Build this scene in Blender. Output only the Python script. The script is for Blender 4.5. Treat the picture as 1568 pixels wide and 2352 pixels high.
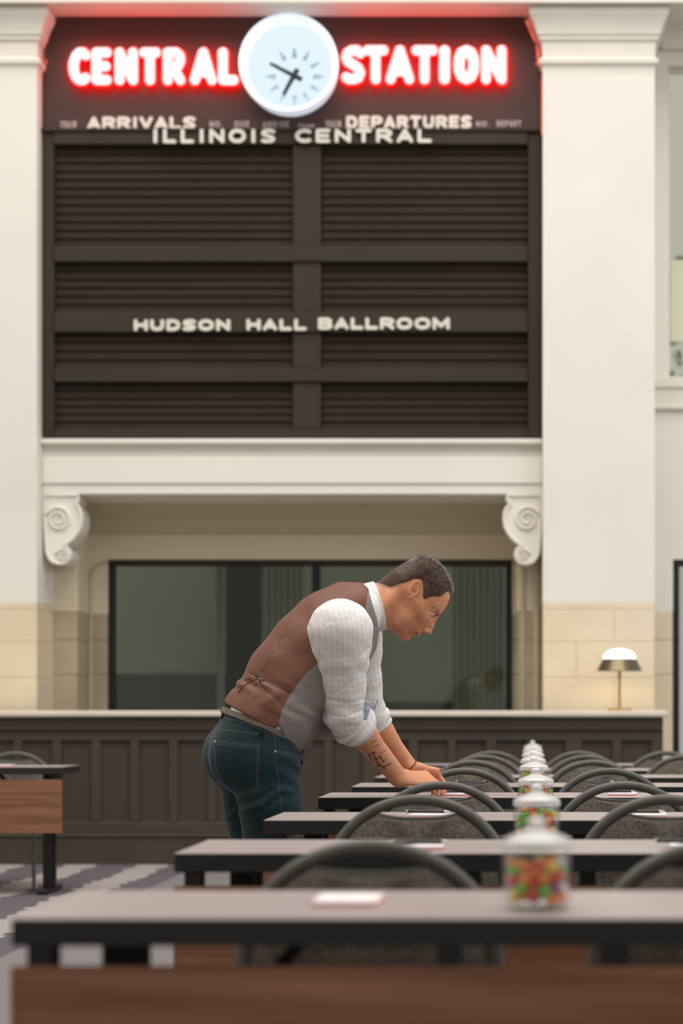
import bpy, math, random
import numpy as np
from mathutils import Vector, Matrix

for o in list(bpy.data.objects):
    bpy.data.objects.remove(o)
S = bpy.context.scene
COL = S.collection
random.seed(7)
rng = np.random.default_rng(7)

# ------------------------------------------------------------------ camera, world, light, exposure
F = 4800.0                    # focal length in pixels of the 1568 x 2352 frame
VX, VY, HC = 1213.0, 1638.0, 1.05   # vanishing point of the rows and eye height
cam = bpy.data.cameras.new('camera')
cam.sensor_fit = 'AUTO'
cam.sensor_width = 36.0
cam.lens = F / 2352.0 * 36.0
cam.shift_x = -(VX - 784.0) / 2352.0
cam.shift_y = (VY - 1176.0) / 2352.0
cam.clip_end = 200
cam.dof.use_dof = True
cam.dof.focus_distance = 7.45
cam.dof.aperture_fstop = 2.5
camo = bpy.data.objects.new('camera', cam)
camo.location = (0, 0, HC)
camo.rotation_euler = (math.pi / 2, 0, 0)
COL.objects.link(camo)
S.camera = camo

world = bpy.data.worlds.new('world')
S.world = world
world.use_nodes = True
bg = world.node_tree.nodes['Background']
bg.inputs[0].default_value = (1.0, 0.955, 0.895, 1)
bg.inputs[1].default_value = 0.50


def area_light(name, loc, target, size, size_y, energy, color):
    l = bpy.data.lights.new(name, 'AREA')
    l.shape = 'RECTANGLE'
    l.size, l.size_y, l.energy, l.color = size, size_y, energy, color
    o = bpy.data.objects.new(name, l)
    o.location = loc
    o.rotation_euler = (Vector(target) - Vector(loc)).to_track_quat('-Z', 'Y').to_euler()
    COL.objects.link(o)
    return o


# broad unseen light added overhead so the beam shades the bay, and daylight windows along the right-hand side
area_light('overhead_fill', (-1.5, 7.4, 12.5), (-1.5, 7.9, 0.0), 13, 11.5, 1950, (1.0, 0.955, 0.90))
area_light('daylight_right', (9.0, 7.0, 6.0), (-2.0, 9.5, 1.0), 8, 5, 420, (0.84, 0.92, 1.0))

S.view_settings.view_transform = 'Standard'
S.view_settings.look = 'None'
S.view_settings.gamma = 1.0
S.view_settings.use_curve_mapping = False
S.view_settings.exposure = 0.0
S.cycles.max_bounces = 8
S.cycles.transparent_max_bounces = 16
S.cycles.use_denoising = True

# ------------------------------------------------------------------ helpers


def WX(px, Y): return (px - VX) * Y / F
def WZ(py, Y): return HC - (py - VY) * Y / F
def W(px, py, Y): return np.array([WX(px, Y), Y, WZ(py, Y)])


def lin(r, g, b):
    f = lambda c: (c / 255.0 / 12.92) if c <= 10 else ((c / 255.0 + 0.055) / 1.055) ** 2.4
    return (f(r), f(g), f(b), 1.0)


class MB:
    """collects faces of one mesh"""

    def __init__(self):
        self.v, self.f, self.m = [], [], []

    def add(self, verts, faces, mat=0):
        n = len(self.v)
        self.v += [tuple(map(float, p)) for p in verts]
        self.f += [tuple(i + n for i in q) for q in faces]
        self.m += [mat] * len(faces)

    def box(self, x0, x1, y0, y1, z0, z1, mat=0, top=None, bev=0.0):
        if bev > 0:
            b = bev
            v = []
            for z, q in ((z0, b), (z0 + b, 0), (z1 - b, 0), (z1, b)):
                xa, xb, ya, yb = x0 + q, x1 - q, y0 + q, y1 - q
                c = b if q == 0 else 0.0
                if q == 0:
                    v += [(xa + b, ya, z), (xb - b, ya, z), (xb, ya + b, z), (xb, yb - b, z), (xb - b, yb, z), (xa + b, yb, z), (xa, yb - b, z), (xa, ya + b, z)]
                else:
                    v += [(xa, ya, z), (xb, ya, z), (xb, ya, z), (xb, yb, z), (xb, yb, z), (xa, yb, z), (xa, yb, z), (xa, ya, z)]
            fs = []
            for k in range(3):
                for i in range(8):
                    j = (i + 1) % 8
                    fs.append((k * 8 + i, k * 8 + j, (k + 1) * 8 + j, (k + 1) * 8 + i))
            self.add(v, fs, mat)
            self.add([v[24], v[25], v[27], v[29]], [(0, 1, 2, 3)], mat if top is None else top)
            self.add([v[0], v[5], v[3], v[1]], [(0, 1, 2, 3)], mat)
            return
        v = [(x0, y0, z0), (x1, y0, z0), (x1, y1, z0), (x0, y1, z0), (x0, y0, z1), (x1, y0, z1), (x1, y1, z1), (x0, y1, z1)]
        self.add(v, [(0, 3, 2, 1), (0, 1, 5, 4), (1, 2, 6, 5), (2, 3, 7, 6), (3, 0, 4, 7)], mat)
        self.add([v[4], v[5], v[6], v[7]], [(0, 1, 2, 3)], mat if top is None else top)

    def prism(self, pts, y0, y1, mat=0):
        """outline in the XZ plane extruded along Y"""
        n = len(pts)
        v = [(p[0], y0, p[1]) for p in pts] + [(p[0], y1, p[1]) for p in pts]
        self.add(v, [tuple(range(n)), tuple(range(2 * n - 1, n - 1, -1))] + [(i, i + n, (i + 1) % n + n, (i + 1) % n) for i in range(n)], mat)

    def lathe(self, prof, c=(0, 0, 0), n=24, mat=0):
        v, f = [], []
        for r, z in prof:
            for i in range(n):
                a = 2 * math.pi * i / n
                v.append((c[0] + r * math.cos(a), c[1] + r * math.sin(a), c[2] + z))
        for k in range(len(prof) - 1):
            for i in range(n):
                j = (i + 1) % n
                f.append((k * n + i, k * n + j, (k + 1) * n + j, (k + 1) * n + i))
        f.append(tuple(range(n - 1, -1, -1)))
        f.append(tuple((len(prof) - 1) * n + i for i in range(n)))
        self.add(v, f, mat)

    def tube(self, pts, r, n=8, r2=None, ref=(0, 1, 0), closed=False, mat=0):
        """swept tube; r across (pts plane), r2 along ref"""
        P = [np.array(p, float) for p in pts]
        ref = np.array(ref, float)
        m = len(P)
        rr = r if hasattr(r, '__len__') else [r] * m
        v, f = [], []
        for k in range(m):
            a = P[(k - 1) % m] if (k > 0 or closed) else P[k]
            b = P[(k + 1) % m] if (k < m - 1 or closed) else P[k]
            t = (b - a) / (np.linalg.norm(b - a) + 1e-12)
            w = ref - t * np.dot(ref, t)
            if np.linalg.norm(w) < 1e-3:
                w = np.array([1.0, 0, 0]) - t * t[0]
                if np.linalg.norm(w) < 1e-3:
                    w = np.array([0, 0, 1.0]) - t * t[2]
            w /= np.linalg.norm(w)
            u = np.cross(t, w)
            q = rr[k] if r2 is None else r2
            for i in range(n):
                an = 2 * math.pi * (i + 0.5) / n
                v.append(P[k] + u * rr[k] * math.cos(an) + w * q * math.sin(an))
        for k in range(m if closed else m - 1):
            for i in range(n):
                j = (i + 1) % n
                k2 = (k + 1) % m
                f.append((k * n + i, k * n + j, k2 * n + j, k2 * n + i))
        if not closed:
            f.append(tuple(range(n - 1, -1, -1)))
            f.append(tuple((m - 1) * n + i for i in range(n)))
        self.add(v, f, mat)

    def sphere(self, c, r, nu=10, nv=7, sc=(1, 1, 1), mat=0):
        v = [(c[0], c[1], c[2] - r * sc[2])]
        for k in range(1, nv):
            ph = math.pi * k / nv
            for i in range(nu):
                a = 2 * math.pi * i / nu
                v.append((c[0] + r * sc[0] * math.sin(ph) * math.cos(a), c[1] + r * sc[1] * math.sin(ph) * math.sin(a), c[2] - r * sc[2] * math.cos(ph)))
        v.append((c[0], c[1], c[2] + r * sc[2]))
        f = []
        for i in range(nu):
            f.append((0, 1 + (i + 1) % nu, 1 + i))
        for k in range(nv - 2):
            for i in range(nu):
                j = (i + 1) % nu
                f.append((1 + k * nu + i, 1 + k * nu + j, 1 + (k + 1) * nu + j, 1 + (k + 1) * nu + i))
        b = 1 + (nv - 2) * nu
        for i in range(nu):
            f.append((b + i, b + (i + 1) % nu, len(v) - 1))
        self.add(v, f, mat)

    def build(self, name, mats, parent=None, smooth=False):
        me = bpy.data.meshes.new(name)
        me.from_pydata(self.v, [], self.f)
        for m in (mats if isinstance(mats, (list, tuple)) else [mats]):
            me.materials.append(m)
        if any(self.m):
            me.polygons.foreach_set('material_index', self.m)
        if smooth:
            me.polygons.foreach_set('use_smooth', [True] * len(me.polygons))
            if smooth != 'all':
                me.set_sharp_from_angle(angle=math.radians(40))
        me.update()
        return link(bpy.data.objects.new(name, me), parent)


def link(o, parent=None):
    COL.objects.link(o)
    if parent is not None:
        o.parent = parent
    return o


def tag(o, label, cat=None, group=None, kind=None):
    o['label'] = label
    if cat: o['category'] = cat
    if group: o['group'] = group
    if kind: o['kind'] = kind
    return o


def thing(name, loc, label, cat, group=None, rz=0.0):
    o = bpy.data.objects.new(name, None)
    o.empty_display_size = 0.1
    o.location = loc
    o.rotation_euler = (0, 0, rz)
    return tag(link(o), label, cat, group)


def copy_tree(o, parent=None):
    kids = list(o.children)
    c = o.copy()
    COL.objects.link(c)
    c.parent = parent
    for k in kids:
        copy_tree(k, c)
    return c


def box(name, mat, parent, *a, bev=0.0, **k):
    m = MB()
    m.box(*a, bev=bev)
    return m.build(name, mat, parent)


# ------------------------------------------------------------------ materials
def mat(name, col, rough=0.6, spec=0.4, metal=0.0, noise=0.0, nscale=8.0, nstretch=(1, 1, 1), bump=0.0, bscale=60.0, col2=None, sheen=0.0, coat=0.0, emit=None, estr=0.0):
    m = bpy.data.materials.new(name)
    m.use_nodes = True
    nt = m.node_tree
    p = nt.nodes['Principled BSDF']
    p.inputs['Base Color'].default_value = col
    p.inputs['Roughness'].default_value = rough
    p.inputs['Specular IOR Level'].default_value = spec
    p.inputs['Metallic'].default_value = metal
    if sheen: p.inputs['Sheen Weight'].default_value = sheen
    if coat: p.inputs['Coat Weight'].default_value = coat
    if emit:
        p.inputs['Emission Color'].default_value = emit
        p.inputs['Emission Strength'].default_value = estr
    L = nt.links.new
    if noise or col2 or bump:
        tc = nt.nodes.new('ShaderNodeTexCoord')
        mp = nt.nodes.new('ShaderNodeMapping')
        mp.inputs['Scale'].default_value = nstretch
        L(tc.outputs['Object'], mp.inputs[0])
    if noise or col2:
        n = nt.nodes.new('ShaderNodeTexNoise')
        n.inputs['Scale'].default_value = nscale
        n.inputs['Detail'].default_value = 5
        L(mp.outputs[0], n.inputs['Vector'])
        mx = nt.nodes.new('ShaderNodeMix')
        mx.data_type = 'RGBA'
        c2 = col2 if col2 else tuple(c * (1 - noise) for c in col[:3]) + (1,)
        mx.inputs[6].default_value = col
        mx.inputs[7].default_value = c2
        rp = nt.nodes.new('ShaderNodeValToRGB')
        rp.color_ramp.elements[0].position = 0.36
        rp.color_ramp.elements[1].position = 0.66
        L(n.outputs['Fac'], rp.inputs[0])
        L(rp.outputs[0], mx.inputs[0])
        L(mx.outputs[2], p.inputs['Base Color'])
    if bump:
        n2 = nt.nodes.new('ShaderNodeTexNoise')
        n2.inputs['Scale'].default_value = bscale
        n2.inputs['Detail'].default_value = 3
        L(mp.outputs[0], n2.inputs['Vector'])
        b = nt.nodes.new('ShaderNodeBump')
        b.inputs['Strength'].default_value = bump
        b.inputs['Distance'].default_value = 0.004
        L(n2.outputs['Fac'], b.inputs['Height'])
        L(b.outputs[0], p.inputs['Normal'])
    return m


def emission(name, col, strength):
    m = bpy.data.materials.new(name)
    m.use_nodes = True
    nt = m.node_tree
    nt.nodes.clear()
    e = nt.nodes.new('ShaderNodeEmission')
    e.inputs[0].default_value = col
    e.inputs[1].default_value = strength
    o = nt.nodes.new('ShaderNodeOutputMaterial')
    nt.links.new(e.outputs[0], o.inputs[0])
    return m


def thin_glass(name, tint, ior=1.45, rough=0.02):
    m = bpy.data.materials.new(name)
    m.use_nodes = True
    nt = m.node_tree
    nt.nodes.clear()
    t = nt.nodes.new('ShaderNodeBsdfTransparent')
    t.inputs[0].default_value = tint
    g = nt.nodes.new('ShaderNodeBsdfGlossy')
    g.inputs['Roughness'].default_value = rough
    fr = nt.nodes.new('ShaderNodeFresnel')
    fr.inputs[0].default_value = ior
    mx = nt.nodes.new('ShaderNodeMixShader')
    o = nt.nodes.new('ShaderNodeOutputMaterial')
    ge = nt.nodes.new('ShaderNodeNewGeometry')
    ma = nt.nodes.new('ShaderNodeMath')
    ma.operation = 'MULTIPLY_ADD'
    ma.inputs[1].default_value = 1.0 / ior - ior
    ma.inputs[2].default_value = ior
    nt.links.new(ge.outputs['Backfacing'], ma.inputs[0])
    nt.links.new(ma.outputs[0], fr.inputs[0])
    nt.links.new(fr.outputs[0], mx.inputs[0])
    nt.links.new(t.outputs[0], mx.inputs[1])
    nt.links.new(g.outputs[0], mx.inputs[2])
    nt.links.new(mx.outputs[0], o.inputs[0])
    return m


M = {}
M['plaster'] = mat('cream_plaster', (0.80, 0.765, 0.69, 1), 0.75, 0.2, noise=0.05, nscale=1.2, bump=0.05, bscale=40)
M['plaster_shade'] = mat('shaded_tan_plaster', (0.53, 0.46, 0.345, 1), 0.75, 0.2, noise=0.05, nscale=1.2)  # crown, beads and mouldings: the shade under the beam is put into this tan
M['plaster_bay_shaded'] = mat('shaded_tan_bay_plaster', (0.70, 0.61, 0.46, 1), 0.75, 0.2, noise=0.05, nscale=1.2)  # tan wall paint with part of the bay's shade mixed into it
M['stone_shade'] = mat('shaded_stone_course', (0.39, 0.325, 0.22, 1), 0.6, 0.3, col2=(0.47, 0.39, 0.27, 1), nscale=2.5)  # the pillars' stone again, with the bay's shade put into its colour
M['plaster_trim'] = mat('cream_trim', (0.78, 0.73, 0.64, 1), 0.7, 0.25, noise=0.06, nscale=3)
M['stone'] = mat('tan_stone', (0.72, 0.60, 0.43, 1), 0.55, 0.35, col2=(0.77, 0.66, 0.49, 1), nscale=2.5, bump=0.04, bscale=30)
M['stone_light'] = mat('pale_marble', (0.78, 0.68, 0.58, 1), 0.4, 0.4, noise=0.08, nscale=3)
M['sign_brown'] = mat('dark_bronze_paint', (0.044, 0.033, 0.0225, 1), 0.6, 0.2, noise=0.12, nscale=1.3)
M['sign_slat'] = mat('slat_paint', (0.036, 0.0275, 0.018, 1), 0.75, 0.08, noise=0.15, nscale=1.0)
M['sign_gap'] = mat('slat_backing', (0.026, 0.020, 0.014, 1), 0.8, 0.1)
M['sign_head'] = mat('maroon_sign_face', (0.062, 0.031, 0.025, 1), 0.5, 0.3, noise=0.1, nscale=1.4)
M['letter'] = mat('cream_letter', (0.74, 0.68, 0.59, 1), 0.5, 0.3, noise=0.05)
M['letter_small'] = mat('faded_letter', (0.42, 0.33, 0.31, 1), 0.6, 0.2, noise=0.05)
M['neon_white'] = emission('white_hot_letter', (1.0, 0.83, 0.82, 1), 1.25)
M['neon_red'] = emission('red_neon', (1.0, 0.0018, 0.0009, 1), 16.0)
M['neon_edge'] = emission('orange_red_neon', (1.0, 0.17, 0.09, 1), 1.0)
M['clock_white'] = emission('lit_opal_clock', (0.80, 0.93, 1.0, 1), 1.0)
M['clock_rim'] = mat('white_clock_rim', (0.80, 0.83, 0.88, 1), 0.35, 0.5, emit=(0.75, 0.85, 1, 1), estr=0.55)
M['clock_mark'] = mat('grey_blue_mark', (0.28, 0.42, 0.52, 1), 0.6, 0.2)
M['clock_hand'] = mat('black_hand', (0.004, 0.012, 0.022, 1), 0.4, 0.4)
M['wains'] = mat('olive_brown_paint', (0.064, 0.053, 0.036, 1), 0.5, 0.35, noise=0.12, nscale=2)
M['wains_panel'] = mat('olive_brown_panel', (0.058, 0.048, 0.034, 1), 0.5, 0.35, noise=0.12, nscale=2)
M['frame_black'] = mat('black_window_frame', (0.010, 0.010, 0.008, 1), 0.45, 0.4)
M['glass_dark'] = thin_glass('tinted_window_glass', (0.86, 0.90, 0.85, 1))
M['glass_green'] = thin_glass('pale_window_glass', (0.965, 0.975, 0.925, 1))
M['int_wall'] = mat('interior_grey_green', (0.42, 0.445, 0.375, 1), 0.8, 0.2, noise=0.08, nscale=0.8)
M['int_dado'] = mat('interior_dado', (0.10, 0.11, 0.095, 1), 0.7, 0.2)
M['int_dark'] = mat('interior_dark', (0.012, 0.014, 0.012, 1), 0.8, 0.1)
M['curtain'] = mat('grey_green_curtain', (0.32, 0.34, 0.28, 1), 0.85, 0.1, noise=0.1, nscale=3, nstretch=(6, 6, 0.3))
M['white_panel'] = mat('white_blind', (0.85, 0.83, 0.76, 1), 0.7, 0.2)
M['table_top'] = mat('taupe_laminate', (0.36, 0.298, 0.283, 1), 0.38, 0.5, noise=0.05, nscale=3)
M['table_edge'] = mat('black_edge_band', (0.020, 0.018, 0.016, 1), 0.5, 0.3)
M['black_metal'] = mat('black_metal', (0.008, 0.008, 0.008, 1), 0.4, 0.4)
M['steel'] = mat('steel', (0.5, 0.48, 0.45, 1), 0.3, 0.5, metal=0.9)
M['chair_frame'] = mat('charcoal_frame', (0.105, 0.098, 0.088, 1), 0.5, 0.4, noise=0.08, nscale=20)
M['brass'] = mat('brass', (0.55, 0.36, 0.12, 1), 0.3, 0.5, metal=0.85)
M['bronze'] = mat('bronze_shade', (0.17, 0.135, 0.08, 1), 0.32, 0.5, metal=0.7)
M['lamp_globe'] = emission('lit_opal_globe', (1.0, 0.98, 0.96, 1), 2.2)
M['jar_glass'] = thin_glass('clear_jar_glass', (0.97, 0.985, 0.98, 1), 1.5)
M['lid_glass'] = mat('milky_lid_glass', (0.84, 0.85, 0.84, 1), 0.12, 0.6, coat=0.3)
_nt = M['lid_glass'].node_tree
_t = _nt.nodes.new('ShaderNodeBsdfTransparent')
_x = _nt.nodes.new('ShaderNodeMixShader')
_x.inputs[0].default_value = 0.62
_o = _nt.nodes['Material Output']
_nt.links.new(_t.outputs[0], _x.inputs[1])
_nt.links.new(_nt.nodes['Principled BSDF'].outputs[0], _x.inputs[2])
_nt.links.new(_x.outputs[0], _o.inputs[0])
M['paper'] = mat('white_paper', (0.82, 0.76, 0.74, 1), 0.6, 0.3)
M['paper_edge'] = mat('pink_red_edge', (0.75, 0.16, 0.16, 1), 0.6, 0.3)
M['pen_black'] = mat('black_pen', (0.012, 0.013, 0.018, 1), 0.25, 0.5)
M['leaf'] = mat('foliage_green', (0.16, 0.25, 0.08, 1), 0.7, 0.2, noise=0.3, nscale=4)


def wood_material():
    m = bpy.data.materials.new('walnut_panel')
    m.use_nodes = True
    nt = m.node_tree
    p = nt.nodes['Principled BSDF']
    p.inputs['Roughness'].default_value = 0.45
    p.inputs['Specular IOR Level'].default_value = 0.3
    L = nt.links.new
    tc = nt.nodes.new('ShaderNodeTexCoord')
    mp = nt.nodes.new('ShaderNodeMapping')
    mp.inputs['Scale'].default_value = (0.8, 6, 16)
    L(tc.outputs['Object'], mp.inputs[0])
    n = nt.nodes.new('ShaderNodeTexNoise')
    n.inputs['Scale'].default_value = 2.0
    n.inputs['Detail'].default_value = 6
    L(mp.outputs[0], n.inputs['Vector'])
    r = nt.nodes.new('ShaderNodeValToRGB')
    r.color_ramp.elements[0].position = 0.32
    r.color_ramp.elements[0].color = (0.17, 0.072, 0.036, 1)
    r.color_ramp.elements[1].position = 0.70
    r.color_ramp.elements[1].color = (0.32, 0.150, 0.080, 1)
    L(n.outputs['Fac'], r.inputs[0])
    L(r.outputs[0], p.inputs['Base Color'])
    return m


def carpet_material():
    m = bpy.data.materials.new('striped_carpet')
    m.use_nodes = True
    nt = m.node_tree
    p = nt.nodes['Principled BSDF']
    p.inputs['Roughness'].default_value = 0.95
    p.inputs['Specular IOR Level'].default_value = 0.05
    L = nt.links.new

    def math_(op, a, b=None, c=None):
        n = nt.nodes.new('ShaderNodeMath')
        n.operation = op
        for i, q in enumerate((a, b, c)):
            if q is None: continue
            if isinstance(q, (int, float)): n.inputs[i].default_value = q
            else: L(q, n.inputs[i])
        return n.outputs[0]
    tc = nt.nodes.new('ShaderNodeTexCoord')
    sp = nt.nodes.new('ShaderNodeSeparateXYZ')
    L(tc.outputs['Object'], sp.inputs[0])
    x, y = sp.outputs[0], sp.outputs[1]
    row = math_('FLOOR', math_('DIVIDE', y, 0.11))
    wn = nt.nodes.new('ShaderNodeTexWhiteNoise')
    wn.noise_dimensions = '1D'
    L(row, wn.inputs['W'])
    jit = math_('MULTIPLY', math_('SUBTRACT', wn.outputs['Value'], 0.5), 0.06)
    xs = math_('ADD', x, jit)
    # pale bands every half metre, 0.22 m wide, only on the aisle side of the room
    fx = math_('FRACT', math_('DIVIDE', math_('ADD', xs, 52.70), 0.50))
    band = math_('LESS_THAN', fx, 0.44)
    fy = math_('FRACT', math_('DIVIDE', y, 0.11))
    dash = math_('LESS_THAN', fy, 0.70)
    aisle = math_('LESS_THAN', x, -2.42)
    mask = math_('MULTIPLY', math_('MULTIPLY', band, dash), aisle)
    # bands occur in groups across the floor
    nz = nt.nodes.new('ShaderNodeTexNoise')
    nz.inputs['Scale'].default_value = 300
    nz.inputs['Detail'].default_value = 2
    L(tc.outputs['Object'], nz.inputs['Vector'])
    mx = nt.nodes.new('ShaderNodeMix')
    mx.data_type = 'RGBA'
    mb = nt.nodes.new('ShaderNodeMix')
    mb.data_type = 'RGBA'
    mb.inputs[6].default_value = (0.215, 0.192, 0.195, 1)
    mb.inputs[7].default_value = (0.130, 0.113, 0.125, 1)
    L(math_('LESS_THAN', x, -2.27), mb.inputs[0])
    L(mb.outputs[2], mx.inputs[6])
    mx.inputs[7].default_value = (0.46, 0.41, 0.37, 1)
    L(mask, mx.inputs[0])
    m2 = nt.nodes.new('ShaderNodeMix')
    m2.data_type = 'RGBA'
    m2.blend_type = 'MULTIPLY'
    m2.inputs[0].default_value = 0.8
    r = nt.nodes.new('ShaderNodeValToRGB')
    r.color_ramp.elements[0].position = 0.3
    r.color_ramp.elements[0].color = (0.55, 0.55, 0.55, 1)
    r.color_ramp.elements[1].position = 0.7
    r.color_ramp.elements[1].color = (1.3, 1.3, 1.3, 1)
    L(nz.outputs['Fac'], r.inputs[0])
    L(mx.outputs[2], m2.inputs[6])
    L(r.outputs[0], m2.inputs[7])
    L(m2.outputs[2], p.inputs['Base Color'])
    return m


def tweed_material(name, c1, c2, scale=420.0, rough=0.9):
    m = bpy.data.materials.new(name)
    m.use_nodes = True
    nt = m.node_tree
    p = nt.nodes['Principled BSDF']
    p.inputs['Roughness'].default_value = rough
    p.inputs['Specular IOR Level'].default_value = 0.15
    p.inputs['Sheen Weight'].default_value = 0.15
    L = nt.links.new
    tc = nt.nodes.new('ShaderNodeTexCoord')
    n = nt.nodes.new('ShaderNodeTexNoise')
    n.inputs['Scale'].default_value = scale
    n.inputs['Detail'].default_value = 2
    L(tc.outputs['Object'], n.inputs['Vector'])
    n3 = nt.nodes.new('ShaderNodeTexNoise')
    n3.inputs['Scale'].default_value = 9
    L(tc.outputs['Object'], n3.inputs['Vector'])
    ad = nt.nodes.new('ShaderNodeMath')
    ad.operation = 'MULTIPLY_ADD'
    ad.inputs[1].default_value = 0.25
    L(n3.outputs['Fac'], ad.inputs[0])
    L(n.outputs['Fac'], ad.inputs[2])
    r = nt.nodes.new('ShaderNodeValToRGB')
    r.color_ramp.elements[0].position = 0.48
    r.color_ramp.elements[0].color = c1
    r.color_ramp.elements[1].position = 0.78
    r.color_ramp.elements[1].color = c2
    L(ad.outputs[0], r.inputs[0])
    L(r.outputs[0], p.inputs['Base Color'])
    b = nt.nodes.new('ShaderNodeBump')
    b.inputs['Strength'].default_value = 0.3
    b.inputs['Distance'].default_value = 0.001
    L(n.outputs['Fac'], b.inputs['Height'])
    L(b.outputs[0], p.inputs['Normal'])
    return m


M['wood'] = wood_material()
M['carpet'] = carpet_material()
M['chair_tweed'] = tweed_material('brown_grey_tweed', (0.035, 0.030, 0.025, 1), (0.20, 0.165, 0.13, 1), 260)
# ------------------------------------------------------------------ the setting
YP, YB, YS, YC, YW = 15.30, 15.84, 15.45, 14.52, 16.25     # pillar fronts, bay wall, sign face, counter front
PLX1 = WX(85, YP)                                # inner edge of the left pillar
PRX0, PRX1 = WX(1246, YP), WX(1503, YP)          # right pillar
ZT = WZ(25, YP)                                  # top of the capitals

m = MB()
m.box(-9, 9, -3, 21, -0.05, 0.0)
tag(m.build('floor', M['carpet']), 'mauve grey carpet with pale dashed stripes running towards the back wall', kind='structure')


def stone_rows(parent, x0, x1, y0, y1, rows, m_='stone'):
    """stone facing blocks with recessed joints; rows = [(z0, z1, [split xs])]"""
    for z0, z1, splits in rows:
        xs = [x0] + splits + [x1]
        for a, b in zip(xs[:-1], xs[1:]):
            box('stone_block', M[m_], parent, a + 0.002, b - 0.002, y0, y1, z0 + 0.0015, z1 - 0.0015, bev=0.004)


def capital(parent, x0, x1):
    prof = [(172, 0), (156, 1), (151, 3), (147, 8), (138, 9), (134, 3), (131, 1), (97, 2), (93, 8), (86, 9), (82, 13), (72, 15), (60, 19), (48, 25), (40, 30), (36, 31), (25, 31)]
    b = MB()
    vs, fs = [], []
    for py, o in prof:
        z = WZ(py, YP)
        q = o * YP / F
        vs += [(x0 - q, YP - q, z), (x1 + q, YP - q, z), (x1 + q, YB, z), (x0 - q, YB, z)]
    n = len(prof)
    for k in range(n - 1):
        for i in range(4):
            j = (i + 1) % 4
            fs.append((k * 4 + i, k * 4 + j, (k + 1) * 4 + j, (k + 1) * 4 + i))
    fs += [(3, 2, 1, 0), tuple((n - 1) * 4 + i for i in range(4))]
    b.add(vs, fs)
    return b.build('capital', M['plaster_trim'], parent)


ZST = WZ(1384, YP)   # top of the stone facing on the pillars
for nm, x0, x1, lab in (('pillar', PLX1 - 0.82, PLX1, 'cream square pillar with tan stone base at the sign\'s left end'),
                        ('pillar', PRX0, PRX1, 'cream square pillar with tan stone base behind the table lamp')):
    p = bpy.data.objects.new(nm, None)
    tag(link(p), lab, kind='structure')
    box('shaft', M['plaster'], p, x0, x1, YP, YB + 0.02, ZST, WZ(172, YP))
    box('stone_core', M['stone'], p, x0 + 0.006, x1 - 0.006, YP + 0.006, YB, 0, ZST - 0.002)
    zs = [ZST, WZ(1399, YP), WZ(1473, YP), WZ(1556, YP), WZ(1640, YP), 0.52, 0.0]
    w = x1 - x0
    for k in range(6):
        sp = [] if k == 0 else ([x0 + w * 0.64] if k % 2 else [x0 + w * 0.3])
        xs = [x0] + sp + [x1]
        for a, b_ in zip(xs[:-1], xs[1:]):
            box('stone_block', M['stone'], p, a + 0.001, b_ - 0.001, YP - 0.002, YB - 0.01, zs[k + 1] + 0.001, zs[k] - 0.001, bev=0.003)
    capital(p, x0, x1)

# entablature over the capitals
m = MB()
m.box(-6.5, 4.5, YP - 0.16, YB + 0.3, WZ(22, YP), WZ(-140, YP))
m.box(-6.5, 4.5, YP - 0.20, YB + 0.3, WZ(-60, YP), WZ(-140, YP))
tag(m.build('trim_1', M['plaster_trim']), 'cream beam running across the top of both pillars', kind='structure')

# back wall: bay with window opening, wall right of the pillar with two openings
WX0, WX1 = WX(248, YW), WX(1176, YW)
WZ1 = WZ(1285, YW)
ZSB, ZSW = WZ(1405, YB), WZ(1405, YW)
back = bpy.data.objects.new('wall_back', None)
tag(link(back), 'cream back wall of the hall behind the panelled counter', kind='structure')
th = 0.22
RX0, RX1 = WX(1545, YB), 3.6
box('bay_left', M['plaster_bay_shaded'], back, PLX1 - 0.05, WX0, YW, YW + th, ZSB, WZ(1150, YB) + 0.0)
box('bay_right', M['plaster_bay_shaded'], back, WX1, PRX0 + 0.05, YW, YW + th, ZSB, WZ(1150, YB) + 0.0)
box('bay_head', M['plaster_bay_shaded'], back, WX0, WX1, YW, YW + th, WZ1, WZ(1150, YB) + 0.0)
box('bay_upper', M['plaster'], back, PLX1 - 0.05, PRX0 + 0.05, YB - 0.02, YW + th, WZ(1150, YB), WZ(20, YP))
stone_rows(back, PLX1 - 0.02, WX0 - 0.001, YW - 0.006, YW + th, [(WZ(1470, YW), ZSB, []), (WZ(1550, YW), WZ(1470, YW), []), (0.9, WZ(1550, YW), []), (0, 0.9, [])], 'stone_shade')
stone_rows(back, WX1 + 0.001, PRX0 + 0.02, YW - 0.006, YW + th, [(WZ(1470, YW), ZSB, []), (WZ(1550, YW), WZ(1470, YW), []), (0.9, WZ(1550, YW), []), (0, 0.9, [])], 'stone_shade')
box('stone_block', M['stone'], back, WX0, WX1, YW - 0.006, YW + th, 0, 1.0)
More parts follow.
